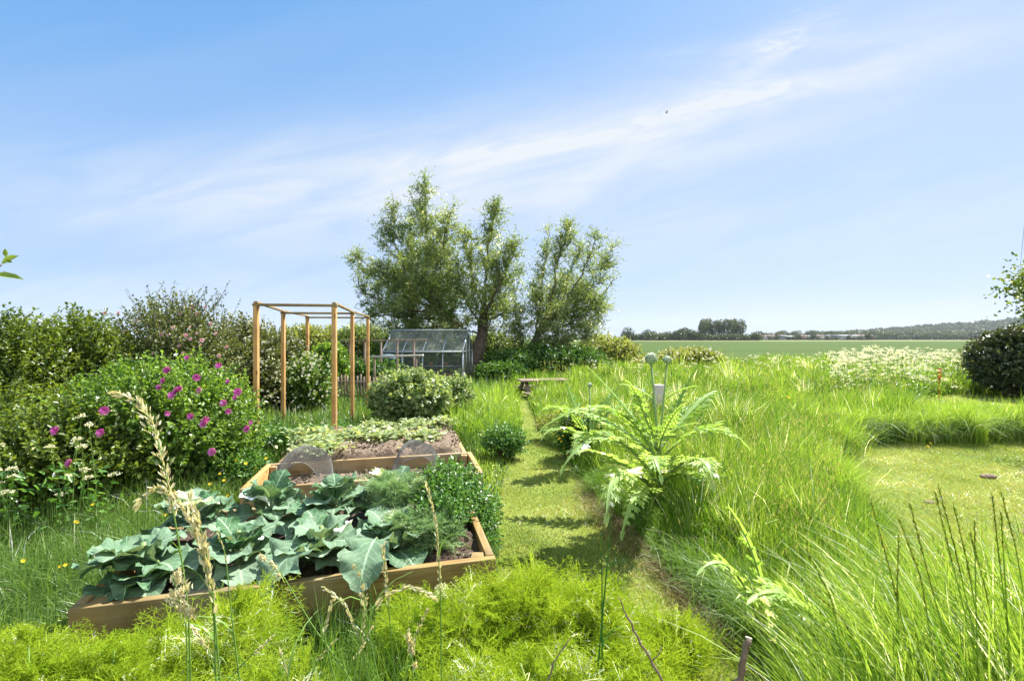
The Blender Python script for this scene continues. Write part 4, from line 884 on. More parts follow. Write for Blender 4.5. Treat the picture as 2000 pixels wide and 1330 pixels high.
willow('middle willow with an upright crown over the thick leaning trunk',
       [(PL(Zw-.3, (925, 724, 0), (930, 700, 0), (938, 672, 0), (944, 640, 0), (946, 600, 0)), .34, .16)],
       [(PL(Zw-.3, (944, 620, 0), (950, 540, 0), (955, 470, 0), (968, 400, 0)), .11, .02, .95),
        (PL(Zw-.3, (946, 610, 0), (925, 550, .5), (915, 500, .6), (912, 455, .6)), .07, .02, .95),
        (PL(Zw-.3, (946, 610, 0), (975, 560, -.5), (998, 510, -.7), (1008, 470, -.7)), .07, .02, .85),
        (PL(Zw-.3, (944, 630, 0), (970, 600, .8), (995, 560, 1.0), (1012, 530, 1.0)), .06, .02, .85),
        (PL(Zw-.3, (942, 640, 0), (915, 600, -1.0), (900, 560, -1.4), (895, 515, -1.4)), .06, .02, .95),
        (PL(Zw-.3, (944, 630, 0), (955, 600, -1.0), (975, 560, -1.3), (970, 500, -1.4)), .06, .02, .9),
        (PL(Zw-.3, (940, 655, 0), (905, 640, -.6), (880, 625, -.8), (860, 610, -.8)), .05, .02, .8),
        (PL(Zw-.3, (942, 650, 0), (960, 625, -.6), (985, 610, -.8), (1010, 600, -.8)), .05, .02, .75),
        (PL(Zw-.3, (942, 650, 0), (955, 640, .6), (985, 635, .8), (1005, 650, .9)), .04, .015, .75)], 42, .95)
willow('right willow leaning away to the right with sparse upright tips',
       [(PL(Zw+.4, (1000, 718, 0), (1030, 690, 0), (1055, 650, 0), (1070, 610, 0)), .22, .10)],
       [(PL(Zw+.4, (1060, 640, 0), (1080, 570, 0), (1092, 500, 0), (1115, 432, 0)), .08, .02, .85),
        (PL(Zw+.4, (1045, 660, 0), (1055, 600, .3), (1062, 530, .4), (1072, 450, .4)), .07, .015, .7),
        (PL(Zw+.4, (1060, 640, 0), (1110, 580, -.5), (1140, 530, -.8), (1168, 455, -.8)), .07, .015, .75),
        (PL(Zw+.4, (1060, 645, 0), (1120, 600, .7), (1165, 550, 1.0), (1198, 480, 1.0)), .07, .015, .75),
        (PL(Zw+.4, (1050, 655, 0), (1120, 630, -.8), (1160, 600, -1.0), (1200, 545, -1.0)), .06, .015, .7),
        (PL(Zw+.4, (1040, 670, 0), (1100, 650, .6), (1150, 630, .7), (1182, 600, .7)), .06, .015, .75),
        (PL(Zw+.4, (1030, 685, 0), (1080, 670, -.8), (1130, 660, -1.0), (1165, 655, -1.0)), .06, .015, .8),
        (PL(Zw+.4, (1060, 640, 0), (1085, 590, 1.0), (1110, 540, 1.3), (1135, 480, 1.4)), .06, .015, .8),
        (PL(Zw+.4, (1020, 700, 0), (1040, 670, -1.0), (1070, 640, -1.4), (1095, 600, -1.4)), .05, .015, .9),
        (PL(Zw+.4, (1015, 700, 0), (1018, 670, -.4), (1015, 640, -.5), (1008, 615, -.5)), .05, .015, .8),
        (PL(Zw+.4, (1045, 670, 0), (1060, 640, .8), (1055, 600, 1.0), (1045, 570, 1.0)), .05, .015, .8),
        (PL(Zw+.4, (1035, 680, 0), (1075, 685, .6), (1110, 680, .8), (1150, 690, .9)), .05, .015, .8),
        (PL(Zw+.4, (1060, 640, 0), (1110, 615, .2), (1140, 580, .3), (1165, 520, .3)), .05, .015, .8)], 43, .9)

# trees outside the frame whose branches reach in
def edge_trees():
    r = np.random.default_rng(44)
    c = V3(-2.15, 1.55, 0); t = thing('sapling', 'two leafy twig tips of a young tree poking in at the left edge', 'tree', c); w = Geo(); lf = Geo()
    tube(w, [c, c+V3(.02, 0, 1.0), c+V3(.05, .02, 2.4)], [.03, .022, .008], 8); part('trunk', w, TWIG, t, smooth=True)
    w = Geo(); Zs = 1.55
    a = c+V3(.03, .02, 1.45); b = P(4, 517, Zs); tube(w, [a, (a+b)/2+V3(0, 0, .03), b], [.006, .004, .0018], 6); a2 = c+V3(.03, .02, 1.55); b2_ = P(-14, 536, Zs-.02); tube(w, [a2, (a2+b2_)/2, b2_], [.006, .004, .002], 6)
    part('branch', w, TWIG, t, smooth=True)
    def lf_(p, q, W, n): lg = Geo(); leaves(lg, p[None], (q-p)[None], np.asarray(n, float)[None], np.linalg.norm(q-p), W, .6, .12, .1); part('leaf', lg, BIRDLEAF, t)
    lf_(P(2, 515, Zs), P(33, 498, Zs), .032, (0.2, -.75, .5)); lf_(P(12, 502, Zs), P(9, 485, Zs), .014, (0.4, -.8, .2)); lf_(P(10, 507, Zs-.01), P(24, 513, Zs), .012, (.1, -.9, .4))
    lf_(P(-16, 535, Zs), P(43, 540, Zs-.02), .03, (0, -.6, .8)); lf_(P(-20, 537, Zs), P(11, 537, Zs), .014, (0, -.8, .5))
    for k in range(90):
        p = c+V3(r.normal(0, .16), r.normal(0, .2), r.uniform(.9, 2.5)); p[0] = min(p[0], -1.3*p[1]-.12); leaves(lf, p[None], rdir(r, 1), V3(0, 0, 1)[None]+r.normal(size=(1, 3))*.4, .07, .03, .5)
    part('crown', lf, BIRDLEAF, t)
    # right edge tree
    Z = 6.5; c = V3(8.5, Z, 0)
    o = willow('leafy branch of a hedge tree showing high at the right edge', [([c, c+V3(0, 0, 1.0), c+V3(-.1, 0, 2.0)], .09, .05)],
               [([c+V3(-.1, 0, 1.5), c+V3(-.4, 0, 2.0), c+V3(-.72, 0, 2.2), P(2016, 566, Z)], .03, .01, .22), ([c+V3(-.1, 0, 1.7), c+V3(-.3, 0, 2.1), c+V3(-.6, 0, 2.25), P(2014, 585, Z)], .03, .01, .2), ([c+V3(-.1, 0, 1.6), c+V3(-.35, 0, 1.9), c+V3(-.6, 0, 2.1), P(2018, 552, Z)], .03, .01, .2), ([c+V3(-.1, 0, 1.8), c+V3(.1, .1, 2.6), c+V3(.1, 0, 3.2)], .03, .01, .6), ([c+V3(-.1, 0, 1.8), c+V3(.6, .1, 2.4), c+V3(.8, 0, 2.8)], .03, .01, .6)], 45, 2.2, 'hedge_tree', HEDGE, .06, .038)
edge_trees()

# ------------------------------------------------------------------ cabbages
def big_leaf(base, az, L, W, e0, e1, r, pet=.22):
    n, m = 17, 15; u = np.linspace(0, 1, n); v = np.linspace(-1, 1, m); ds = L/(n-1)
    el = e0+(e1-e0)*u**1.2; azs = az+r.normal(0, .25)*u; step = np.stack([np.cos(el)*np.cos(azs), np.cos(el)*np.sin(azs), np.sin(el)], -1)*ds
    mid = base+np.concatenate([np.zeros((1, 3)), np.cumsum(step[:-1], 0)]); T = unit(step); side = unit(np.cross(T, V3(0, 0, 1))); nr = np.cross(side, T)
    x = np.clip((u-pet)/(1-pet), 0, 1); prof = np.where(u < pet, .045, .045+.96*np.sin(pi*np.clip(x, 0, 1)**.72)**.75)
    ph = r.uniform(0, 6, 4); edge = 1+.10*np.sin(u*24+ph[0])+.07*np.sin(u*43+ph[1])
    lob = 1+.25*np.sin(u*13+ph[2])*(u < .6)
    hw = prof*W/2*edge*lob; hw[-1] = .01
    UU, VV = np.meshgrid(u, v, indexing='ij')
    ruff = (.24*np.abs(VV)**2.2*np.sin(UU*17+ph[3]+VV*1.3)+.14*np.abs(VV)**3*np.sin(UU*37+ph[1]))*W*prof[:, None]*.5
    cup = .14*np.abs(VV)**1.5*hw[:, None]*1.2+.02*W*np.cos(UU*7*2*pi-np.abs(VV)*6)*(np.abs(VV) > .1)*prof[:, None]*.5
    p = mid[:, None]+side[:, None]*(VV*hw[:, None])[..., None]+nr[:, None]*(ruff+cup)[..., None]
    i = np.arange(n-1)[:, None]*m+np.arange(m-1)[None]
    g = Geo(); g.add(p.reshape(-1, 3), np.stack([i, i+1, i+m+1, i+m], -1).reshape(-1, 4), None, np.clip(r.normal(.5, .28)+.15*UU.ravel()-.1, 0, 1),
                     np.stack([UU.ravel(), VV.ravel()*np.maximum(prof, .2)[:, None].repeat(m, 1).ravel()+1e-4, np.full(n*m, .01)], -1))
    return g
def cabbages():
    r = np.random.default_rng(51); _, FL, X, Y, W = BED1
    P_ = [(.16, .26, 'front left corner cabbage drooping over the end of the bed', 1.05), (.22, .72, 'cabbage at the back left of the front bed', .95), (.58, .30, 'cabbage second from the left at the front of the bed', 1.0), (.62, .80, 'cabbage at the back of the bed left of the middle', .95),
          (1.00, .26, 'front middle cabbage whose big leaf hangs over the front board', 1.08), (1.02, .74, 'cabbage in the back middle of the front bed', 1.0), (1.36, .30, 'front right cabbage next to the fennel with a round hanging leaf', 1.05), (1.38, .80, 'back right cabbage beside the fennel in the front bed', 1.0)]
    for a, b, lab, s in P_:
        q = FL+X*a+Y*b; c = V3(q[0], q[1], .28); t = thing('cabbage', lab, 'cabbage', c, 'cabbages in the front raised bed')
        g = Geo(); tube(g, [c, c+V3(.01, 0, .07), c+V3(0, .01, .24)], [.02, .02, .012], 8); part('stalk', g, CARDSTEM, t)
        n = 16; a0 = r.uniform(0, 6); up_ = .10 if b > .5 else .03
        for k in range(n):
            k_ = k/n; az = a0+k*2.4+r.normal(0, .15); inner = k_
            L = s*(.29-.09*inner)*r.uniform(.85, 1.15); e0 = .5+.7*inner+r.normal(0, .15); e1 = -.7+1.0*inner+r.normal(0, .3)
            g = big_leaf(c+V3(0, 0, up_+.13*inner), az, L, L*.86, e0, e1, r); part('leaf', g, CABBAGE, t, smooth=True)
    # the named big hanging leaves at the front
    for (px, py, L, az, e0, e1, lab, dx) in ((600, 1060, .34, -1.75, .1, -1.25, 'large single cabbage leaf hanging down over the front board', 0), (735, 1050, .33, -1.6, .05, -1.2, 'round cabbage leaf hanging over the board beside the fennel', 0), (300, 1090, .36, 3.35, .15, -.45, 'long flat cabbage leaf reaching out past the left board', 0), (330, 1115, .30, -2.6, .0, -.8, 'dark cabbage leaf drooping below the left front corner', 0)):
        Z = (py and 2.42) if px > 500 else 2.25
        c = P(px, py, Z); t = thing('cabbage_leaf', lab, 'cabbage leaf', c, 'loose outer cabbage leaves'); g = big_leaf(c, az, L, L*.82, e0, e1, r, .08); part('leaf', g, CABBAGE, t, smooth=True)
        g = Geo(); tube(g, [V3(c[0]+.02, c[1]+.1, .30), (c+V3(c[0]+.02, c[1]+.1, .30))/2+V3(0, 0, .02), c], [.009, .008, .006], 6); part('leaf_stalk', g, CARDSTEM, t)
cabbages()

# ------------------------------------------------------------------ fennel
def frond_template(r, npin=9, nsec=5, nth=3):
    """thread-like finely divided frond, axis +x, unit length; returns strips (p, q, halfwidth factor)"""
    A, B, Wd = [], [], []
    def seg(p, q, w): A.append(p); B.append(q); Wd.append(w)
    seg(V3(0, 0, 0), V3(1, 0, -.05), 2.2)
    for i in range(npin):
        s = .12+.85*i/npin
        for sg in (1, -1):
            l = .52*(1-s)**.8+.09; el = r.normal(0, .35); d = unit(V3(.75, sg*.8, el)); p = V3(s, 0, -.05*s); q = p+d*l; seg(p, q, 1.5)
            ns = max(2, int(nsec*l/.4))
            for j in range(ns):
                u = (j+.6)/ns
                for s2 in (1, -1):
                    l2 = l*.36*(1.05-u*.7); d2 = unit(d+V3(-d[1], d[0], 0)*s2*.9+r.normal(0, .35, 3)); p2 = p+d*l*u; seg(p2, p2+d2*l2, 1.0)
                    for k in range(nth):
                        u3 = (k+.7)/nth; d3 = unit(d2+r.normal(0, .6, 3)); p3 = p2+d2*l2*u3; seg(p3, p3+d3*l2*.75, .85)
    return np.array(A), np.array(B), np.array(Wd)
FR = [frond_template(np.random.default_rng(60+k)) for k in range(4)]
def put_frond(g, p, d, L, w, r, t, droop=.12):
    A, B, Wd = FR[r.integers(4)]; d = unit(d); s = unit(np.cross(d, V3(0, 0, 1))+r.normal(0, .25, 3)); s = unit(s-d*(s@d)); n = np.cross(s, d)
    def tr(Q): x = Q[:, 0]; R = p+L*(x[:, None]*d+Q[:, 1:2]*s+Q[:, 2:3]*n); R[:, 2] -= droop*L*x**2; return R
    a, b = tr(A), tr(B); e = unit(np.cross(b-a, rdir(r, len(a))))*(Wd*w/2)[:, None]
    v = np.stack([a-e, a+e, b+e*.5, b-e*.5], 1).reshape(-1, 3); g.add(v, np.arange(len(a)*4).reshape(-1, 4), None, np.repeat(np.clip(t+r.normal(0, .12, len(a)), 0, 1), 4))
def fennel(label, c, h, spread, nf, r, m=None, w=.0021, L=(.26, .46), group=None):
    c = np.asarray(c, float); t = thing('fennel_plant', label, 'fennel', c, group); g, gs = Geo(), Geo()
    ns = max(3, nf//9); stems = []
    for k in range(ns):
        a = r.uniform(0, 6.28); q = c+V3(math.cos(a), math.sin(a), 0)*spread*r.uniform(.1, .8); top = q+V3(0, 0, h*r.uniform(.62, .9))
        b = c+(q-c)*.3; b[2] = c[2]; pts = [b, (b+top)/2+r.normal(0, .012, 3), top]; tube(gs, pts, [.0055, .004, .002], 5); stems.append(pts)
    for i in range(nf):
        pts = stems[i % ns]; u = r.uniform(.25, 1); p = pts[0]+(pts[2]-pts[0])*u; a = r.uniform(0, 6.28); el = r.uniform(.15, 1.2) if u < .85 else r.uniform(.6, 1.45)
        d = V3(math.cos(a)*math.cos(el), math.sin(a)*math.cos(el), math.sin(el)); LL = r.uniform(*L)
        hc = h*(.88 if m is None else 1)
        if p[2]+d[2]*LL > c[2]+hc: LL = max(.08, (c[2]+hc-p[2])/max(d[2], .1))
        put_frond(g, p, d, min(LL, L[1]), w, r, np.clip(r.normal(.5, .2), 0, 1))
    if m is None:
        for k in range(9):
            q = c+V3(r.normal(0, spread*.6), r.normal(0, spread*.5), 0); hh = h*(1.0 if k == 0 else r.uniform(.72, .97)); p = q+V3(0, 0, hh*.45); tube(gs, [c, p], [.004, .002], 5)
            for j in range(2): put_frond(g, p, V3(r.normal(0, .2), r.normal(0, .2), 1), (hh*.56)*(1 if j == 0 else r.uniform(.8, .97)), w, r, np.clip(r.normal(.6, .2), 0, 1), 0)
    part('fronds', g, m or FENNEL, t); part('stems', gs, STALK, t); return t
def fennels():
    r = np.random.default_rng(61)
    L = [(40, 1205, 1.50, .20, 62, 'fennel clump in the bottom left corner'), (185, 1215, 1.52, .18, 58, 'fennel clump under the left end of the front bed'), (320, 1262, 1.50, .15, 36, 'low thin fennel in front of the left bed board'),
         (445, 1130, 1.78, .11, 26, 'tall lacy fennel spire rising in front of the bed board'), (520, 1275, 1.5, .1, 16, 'small fennel tuft between the bed board and grass stems'), (868, 1118, 1.92, .15, 46, 'fennel at the right end of the front bed board'),
         (960, 1150, 1.80, .18, 66, 'bright fennel clump beside the bed corner post'), (1040, 1095, 1.90, .15, 52, 'tallest fennel clump at the near end of the path'), (1155, 1108, 1.85, .13, 46, 'pointed fennel clump behind the green stalk'),
         (1225, 1195, 1.70, .14, 44, 'fennel left of the bare curved twig'), (1315, 1195, 1.80, .10, 32, 'rightmost fennel spire beside the cut stub'), (1090, 1230, 1.45, .20, 74, 'fennel mass at the bottom centre'), (900, 1250, 1.42, .16, 52, 'fennel at the bottom edge right of the grass stems'), (1240, 1290, 1.42, .14, 40, 'low fennel at the bottom edge around the twigs')]
    for cx, top, Z, sp, nf, lab in L:
        nf = int(nf*.7)
        z = (H-(top-26-HY)/F*(Z+sp*.5)); c = V3((cx-CX)/F*Z, Z, 0); fennel(lab, c, z, sp, nf, r, group='fennel in the foreground')
    _, FL, X, Y, W = BED1
    for a, b, h, sp, nf, lab in ((W-.50, .68, .40, .2, 120, 'fine feathery fennel in the bed right of the cabbages'), (W-.36, .30, .27, .2, 120, 'low feathery fennel near the front board right of the cabbages')):
        q = FL+X*a+Y*b; fennel(lab, V3(q[0], q[1], .29), h, sp, nf, r, FENNEL_COOL, .0024, (.14, .26), 'fennel growing in the front bed')
fennels()

# ------------------------------------------------------------------ cardoons
def pinnate(pts, Wl, r, n=13, t=.5):
    """big jagged pinnate leaf on a curved midrib; returns blade, midrib Geo"""
    g, gm = Geo(), Geo(); pts = np.asarray(pts, float); s = np.linspace(0, 1, 24)
    q = ((1-s)**2)[:, None]*pts[0]+(2*s*(1-s))[:, None]*pts[1]+(s**2)[:, None]*pts[2]
    tube(gm, q, np.linspace(.011, .002, 24)*(Wl/.2)**.5, 6)
    Ln = np.linalg.norm(np.diff(q, axis=0), axis=1).sum()
    T = unit(np.gradient(q, axis=0)); sd_ = unit(np.cross(T, V3(0, 0, 1))); nr = np.cross(sd_, T)
    # thin winged blade along midrib
    w = Wl*.13*np.sin(pi*np.clip(s*1.02, 0, 1))**.6+.003; v = np.concatenate([q-sd_*w[:, None]+nr*.01, q+nr*.004, q+sd_*w[:, None]+nr*.01]); k = len(q); i = np.arange(k-1)
    g.add(v, np.concatenate([np.stack([i, i+1, i+k+1, i+k], -1), np.stack([i+k, i+k+1, i+2*k+1, i+2*k], -1)]), None, t)
    C, D, Nn, Ls, Ws, Ts = [], [], [], [], [], []
    for j in range(n):
        u = .14+.82*(j/n); i0 = min(22, int(u*23)); p = q[i0]+(q[i0+1]-q[i0])*(u*23-i0); prof = math.sin(pi*min(1, u*.93+.1))**.7
        for sg in (1, -1):
            l = Wl*prof*r.uniform(.55, 1.15); d = unit(T[i0]*(.55+.5*u)+sd_[i0]*sg*.95+nr[i0]*r.uniform(.05, .35)+V3(0, 0, -.12)); nn = unit(nr[i0]+r.normal(0, .12, 3)); tt = np.clip(t+r.normal(0, .15), 0, 1)
            C.append(p-d*.004); D.append(d); Nn.append(nn); Ls.append(l); Ws.append(l*.25); Ts.append(tt)
            for a, f, ang in ((.3, .5, .7), (.35, .42, -.7), (.58, .38, .55), (.62, .34, -.55)):
                sb = np.cross(nn, d)*sg; dd = unit(d*math.cos(ang)+sb*math.sin(ang)); C.append(p+d*l*a); D.append(dd); Nn.append(unit(nn+r.normal(0, .25, 3))); Ls.append(l*f*r.uniform(.8, 1.1)); Ws.append(l*f*.28); Ts.append(tt)
    C.append(q[-2]); D.append(T[-1]); Nn.append(nr[-1]); Ls.append(Wl*.55); Ws.append(Wl*.2); Ts.append(t)
    leaves(g, np.array(C), np.array(D), np.array(Nn), np.array(Ls), np.array(Ws), np.array(Ts), .16, .18)
    return g, gm
def head_geo(c, R, r):
    g = Geo(); n = 14; prof = [(0, -1), (.45, -.95), (.85, -.6), (1, -.1), (.93, .4), (.68, .78), (.35, .96), (0, 1.02)]; v = []
    for rr, z in prof:
        for j in range(n): a = 2*pi*j/n; v.append(c+V3(rr*R*math.cos(a), rr*R*math.sin(a), z*R*.95))
    g.add(v, [(i*n+j, i*n+(j+1) % n, (i+1)*n+(j+1) % n, (i+1)*n+j) for i in range(len(prof)-1) for j in range(n)], None, .8)
    m = 260; d = rdir(r, m); el = d[:, 2]; dirs = unit(V3(0, 0, 1)+d*.45); leaves(g, c+d*R*V3(1, 1, .95)-dirs*R*.12, dirs, d, R*.34, R*.22, np.clip(.45+.5*el+r.normal(0, .15, m), 0, 1), .25, -.1)
    return g
def cardoon(label, c, stems, lvs, Wl, r, scale=1, lobes=13):
    c = np.asarray(c, float); t = thing('cardoon', label, 'cardoon', c, 'cardoons by the path')
    HEADM = CARDHEAD
    for pts, rad, hr in stems:
        g = Geo(); p = np.asarray(pts, float); tube(g, p, np.linspace(rad, rad*.75, len(p)), 8); st = part('flower_stem', g, CARDSTEM, t, smooth=True)
        if hr: part('flower_head', head_geo(p[-1]+V3(0, 0, hr*.7), hr, r), HEADM, t)
        k = 3 if hr and hr > .03 else 0
        for j in range(k):
            u = .25+.25*j; q = p[0]+(p[-1]-p[0])*u; a = r.uniform(0, 6.3); d = V3(math.cos(a), math.sin(a)*.7, 0)
            gb, gm = pinnate([q, q+d*.13*scale+V3(0, 0, .10), q+d*.30*scale+V3(0, 0, .13)], Wl*.35, r, 8, .5); lf = part('leaf', gb, CARDOON, t); part('midrib', gm, CARDSTEM, lf)
    for a, m, e, wf, tt in lvs:
        gb, gm = pinnate([a, m, e], Wl*wf, r, lobes, tt); lf = part('leaf', gb, CARDOON, t); part('midrib', gm, CARDSTEM, lf, smooth=True)
    return t
CARDHEAD = foliage('cardoon_head', [(.14, .22, .08), (.32, .42, .26), (.62, .70, .58)], .1, .5, .3)
def cardoons():
    r = np.random.default_rng(71); Z = 4.05
    c = P(1285, 1000, Z)*V3(1, 1, 0)
    b = lambda py=900, dx=0, dz=0: P(1285+dx, py, Z+dz)
    T_ = lambda mx, my, ex, ey, z1, z2, w=1, t=.5, by=920: (b(by, (mx-1285)*.05), P(mx, my, Z+z1), P(ex, ey, Z+z2), w, t)
    lv = [T_(1215, 730, 1058, 838, -.3, -.5, .95, .5, 900), T_(1185, 780, 1100, 915, -.5, -.7, 1, .75, 940), T_(1200, 850, 1185, 1010, -.7, -1.0, .95, .85, 960),
          T_(1180, 800, 1070, 795, .2, .35, .85, .4, 890), T_(1230, 800, 1145, 715, .3, .4, .5, .35, 880), T_(1370, 800, 1450, 862, -.2, -.35, 1, .5, 900), T_(1380, 850, 1392, 940, -.6, -.8, .95, .8, 940),
          T_(1350, 790, 1395, 765, .3, .5, .85, .4, 880), T_(1320, 800, 1360, 715, .3, .35, .5, .35, 880), T_(1250, 770, 1225, 745, -.2, -.3, .45, .5, 880), T_(1330, 890, 1420, 985, -.3, -.5, .8, .6, 950),
          T_(1250, 900, 1215, 1045, -.7, -.95, .7, .7, 980), T_(1300, 820, 1335, 790, -.4, -.5, .5, .5, 880), T_(1200, 880, 1140, 880, -.6, -.9, .8, .8, 960), T_(1270, 850, 1290, 930, -.8, -1.0, .7, .6, 930)]
    cardoon('largest cardoon with arching jagged silver leaves and two tall globe heads', c,
            [([P(1290, 1000, Z)*V3(1, 1, 0), P(1284, 850, Z), P(1272, 708, Z)], .0135, .050), ([P(1292, 1000, Z+.1)*V3(1, 1, 0), P(1290, 850, Z+.1), P(1303, 708, Z+.1)], .011, .036), ([P(1280, 1000, Z+.1)*V3(1, 1, 0), P(1270, 850, Z+.1), P(1256, 768, Z+.1)], .010, .022)], lv, .22, r, 1, 12)
    Z2 = 5.6; c2 = P(1150, 905, Z2)*V3(1, 1, 0); b2_ = lambda py: P(1150, py, Z2)
    T2 = lambda mx, my, ex, ey, z1, z2, w, t, by=850: (b2_(by), P(mx, my, Z2+z1), P(ex, ey, Z2+z2), w, t)
    cardoon('second cardoon with a single small globe head left of the largest one', c2, [([c2, P(1153, 830, Z2), P(1152, 755, Z2)], .013, .028)],
            [T2(1105, 770, 1055, 805, -.2, -.4, 1, .4, 860), T2(1100, 810, 1062, 852, -.4, -.6, 1, .6, 870), T2(1120, 790, 1105, 745, .2, .3, .7, .3), T2(1180, 780, 1215, 752, .2, .3, .7, .3), T2(1190, 790, 1240, 790, .1, .2, .8, .4), T2(1175, 830, 1200, 860, -.4, -.6, .8, .5), T2(1135, 830, 1120, 880, -.4, -.6, .8, .6)], .17, r)
    # young ones in the near grass
    for (px, py, Z3, lab, lst) in ((1500, 1290, 2.15, 'young cardoon with yellowing leaves in the near grass right of the path', [(1450, 1060, 1375, 1110, 1.1, .75), (1490, 1120, 1440, 1170, .9, .9), (1500, 1090, 1420, 990, .7, .4)]),
                                   (1620, 1290, 1.9, 'young cardoon with broad pale leaves at the lower right', [(1560, 1130, 1480, 1165, 1.3, .7), (1590, 1150, 1520, 1225, 1.2, .6), (1680, 1180, 1740, 1190, 1.0, .5), (1640, 1200, 1600, 1290, 1.2, .6), (1700, 1240, 1770, 1270, 1.2, .5)])):
        c3 = V3((px-CX)/F*Z3, Z3, 0); bs = P(px, py, Z3); cardoon(lab, c3, [([c3, bs], .012, 0)], [(bs, P(mx, my, Z3), P(ex, ey, Z3-.1), w, t) for mx, my, ex, ey, w, t in lst], .12, r, 1, 8)
cardoons()

# ------------------------------------------------------------------ grass
BEDPOLY = [[tuple((FL+X*a+Y*b)[:2]) for a, b in ((0, 0), (W, 0), (W, d), (0, d))] for (t_, FL, X, Y, W), d in ((BED1, 1.15), (BED2, .8), (BED3, 1.5))]
def sample(r, n, px0, px1, z0, z1):
    px = r.uniform(px0, px1, n); Z = np.exp(r.uniform(math.log(z0), math.log(z1), n)); return (px-CX)/F*Z, Z, px
def grasses():
    r = np.random.default_rng(81)
    pathw = lambda x, y: inpoly(x, y, PATH) | inpoly(x, y, LAWNP) | inpoly(x, y, STRIP) | inpoly(x, y, BEDPOLY[0]) | inpoly(x, y, BEDPOLY[1]) | inpoly(x, y, BEDPOLY[2])
    def dist(x, y, poly):
        d = np.full(len(x), 1e9); p = np.stack([x, y], -1)
        for i in range(len(poly)):
            a = np.array(poly[i]); b = np.array(poly[(i+1) % len(poly)]); ab = b-a; s = np.clip(((p-a)@ab)/max(ab@ab, 1e-9), 0, 1); d = np.minimum(d, np.linalg.norm(p-a-s[:, None]*ab, axis=1))
        return d
    # tall meadow right of the path: loose blades plus radiating tussocks
    x, y, px = sample(r, 190000, 1010, 2350, 1.45, 22); x2, y2, _ = sample(r, 6400, 1000, 2380, 1.5, 22)
    m_ = 95; cr = r.uniform(.07, .16, 6400)*np.interp(y2, [1.5, 5, 20], [1, 1.2, 2.4]); ca = r.uniform(0, 6.28, (6400, m_)); cd = np.abs(r.normal(0, .6, (6400, m_)))
    ox, oy = np.cos(ca)*cd*cr[:, None], np.sin(ca)*cd*cr[:, None]
    xt, yt = (x2[:, None]+ox).ravel(), (y2[:, None]+oy).ravel(); nl = len(x)
    cang = np.concatenate([np.full(nl, np.nan), np.arctan2(oy, ox).ravel()+r.normal(0, .45, oy.size)]); clean = np.concatenate([np.zeros(nl), (np.clip(.15+.32*cd, 0, 1.0)).ravel()])
    chh = np.concatenate([np.full(nl, .88), np.repeat(r.uniform(.65, 1.35, 6400), m_)]); ctt = np.concatenate([np.zeros(nl), np.repeat(r.normal(0, .24, 6400), m_)]); ccool = np.concatenate([np.zeros(nl), np.repeat(r.uniform(size=6400) < np.where((x2/y2*F+CX > 1330) & (y2 > 5.2) & (y2 < 10), .55, .2), m_)])
    x, y = np.concatenate([x, xt]), np.concatenate([y, yt]); px = CX+F*x/y
    pr = np.interp(y, *zip(*sorted((G(*p)[1], G(*p)[0]) for p in PATH_R)))      # right edge of the path at this depth
    ok = ~pathw(x, y) & ((x > pr) | (y > 13)) & (y > 1.35); x, y, px, cang, clean, chh, ctt, ccool = (q[ok] for q in (x, y, px, cang, clean, chh, ctt, ccool))
    dp = dist(x, y, PATH); dl = np.minimum(dist(x, y, LAWNP), dist(x, y, STRIP)); xy = np.stack([x, y], -1)
    n1 = pn(xy, 1, .9); n2 = pn(xy, 2, 3.2)
    h = (.50+.10*n1+.09*n2)*np.interp(dp, [0, .12, .5, 1.2], [.25, .5, .9, 1.08])*np.interp(dl, [0, .15, .5], [.6, .8, 1])*chh
    h *= np.interp(y, [1.4, 2.4, 5, 12, 22], [.95, .9, 1.0, 1.12, 1.3]); h *= np.where((px < 1640) & (y < 3.2), .85, 1)
    h *= np.where((px > 1700) & (y > 1.9) & (y < 3.2), .55, 1); h *= np.where((px > 1780) & (y > 6.5) & (y < 12), np.interp(y, [6.5, 7.3, 9.3, 12], [1.0, .85, .45, .5]), 1)*np.where((px > 1620) & (px < 1940) & (y > 9), .6, 1)*np.where((px > 1830) & (y > 6.9) & (y < 9.8), .62, 1)
    h *= r.uniform(.55, 1.12, len(x))*np.where(y > 10, 1+.22*pn(xy, 51, 2.2), 1)
    ang = np.where(np.isnan(cang), 2.6+1.3*pn(xy, 4, .7)+r.normal(0, .7, len(x)), cang); ld = np.stack([np.cos(ang), np.sin(ang)], -1)
    lean = np.where(np.isnan(cang), np.clip(.28+.22*pn(xy, 5, 1.6)+r.normal(0, .16, len(x)), .02, 1.1), np.clip(clean+r.normal(0, .1, len(x)), 0, 1.2)); w = np.maximum(.0062, .00165*y)*np.exp(r.normal(0, .42, len(x)))
    t = np.clip(.42+.14*n1+.10*n2+ctt+r.normal(0, .17, len(x)), 0, 1); cool = (ccool > .5) | (dl < .25) & (r.uniform(size=len(x)) < .5)
    for nm, mk, m, lab in (('meadow_grass', ~cool, MEADOW, 'tall bright yellow green meadow grass right of the path'), ('cool_meadow_grass', cool, MEADOW_COOL, 'darker blue green tussocks within the meadow grass')):
        g = Geo(); b = np.stack([x, y, np.zeros(len(x))], -1)[mk]; blades(g, b, h[mk], ld[mk], lean[mk], w[mk], t[mk], 3, np.clip(lean[mk]*.45, 0, .5), rng=r); solo(nm, g, m, lab, 'grass', kind='stuff')
    g = Geo(); xs_, ys_, _ = sample(r, 2600, 1010, 2350, 1.5, 16); prs = np.interp(ys_, *zip(*sorted((G(*p)[1], G(*p)[0]) for p in PATH_R))); ok = ~pathw(xs_, ys_) & (xs_ > prs+.1); xs_, ys_ = xs_[ok], ys_[ok]; n = len(xs_); a = r.uniform(0, 6.28, n)
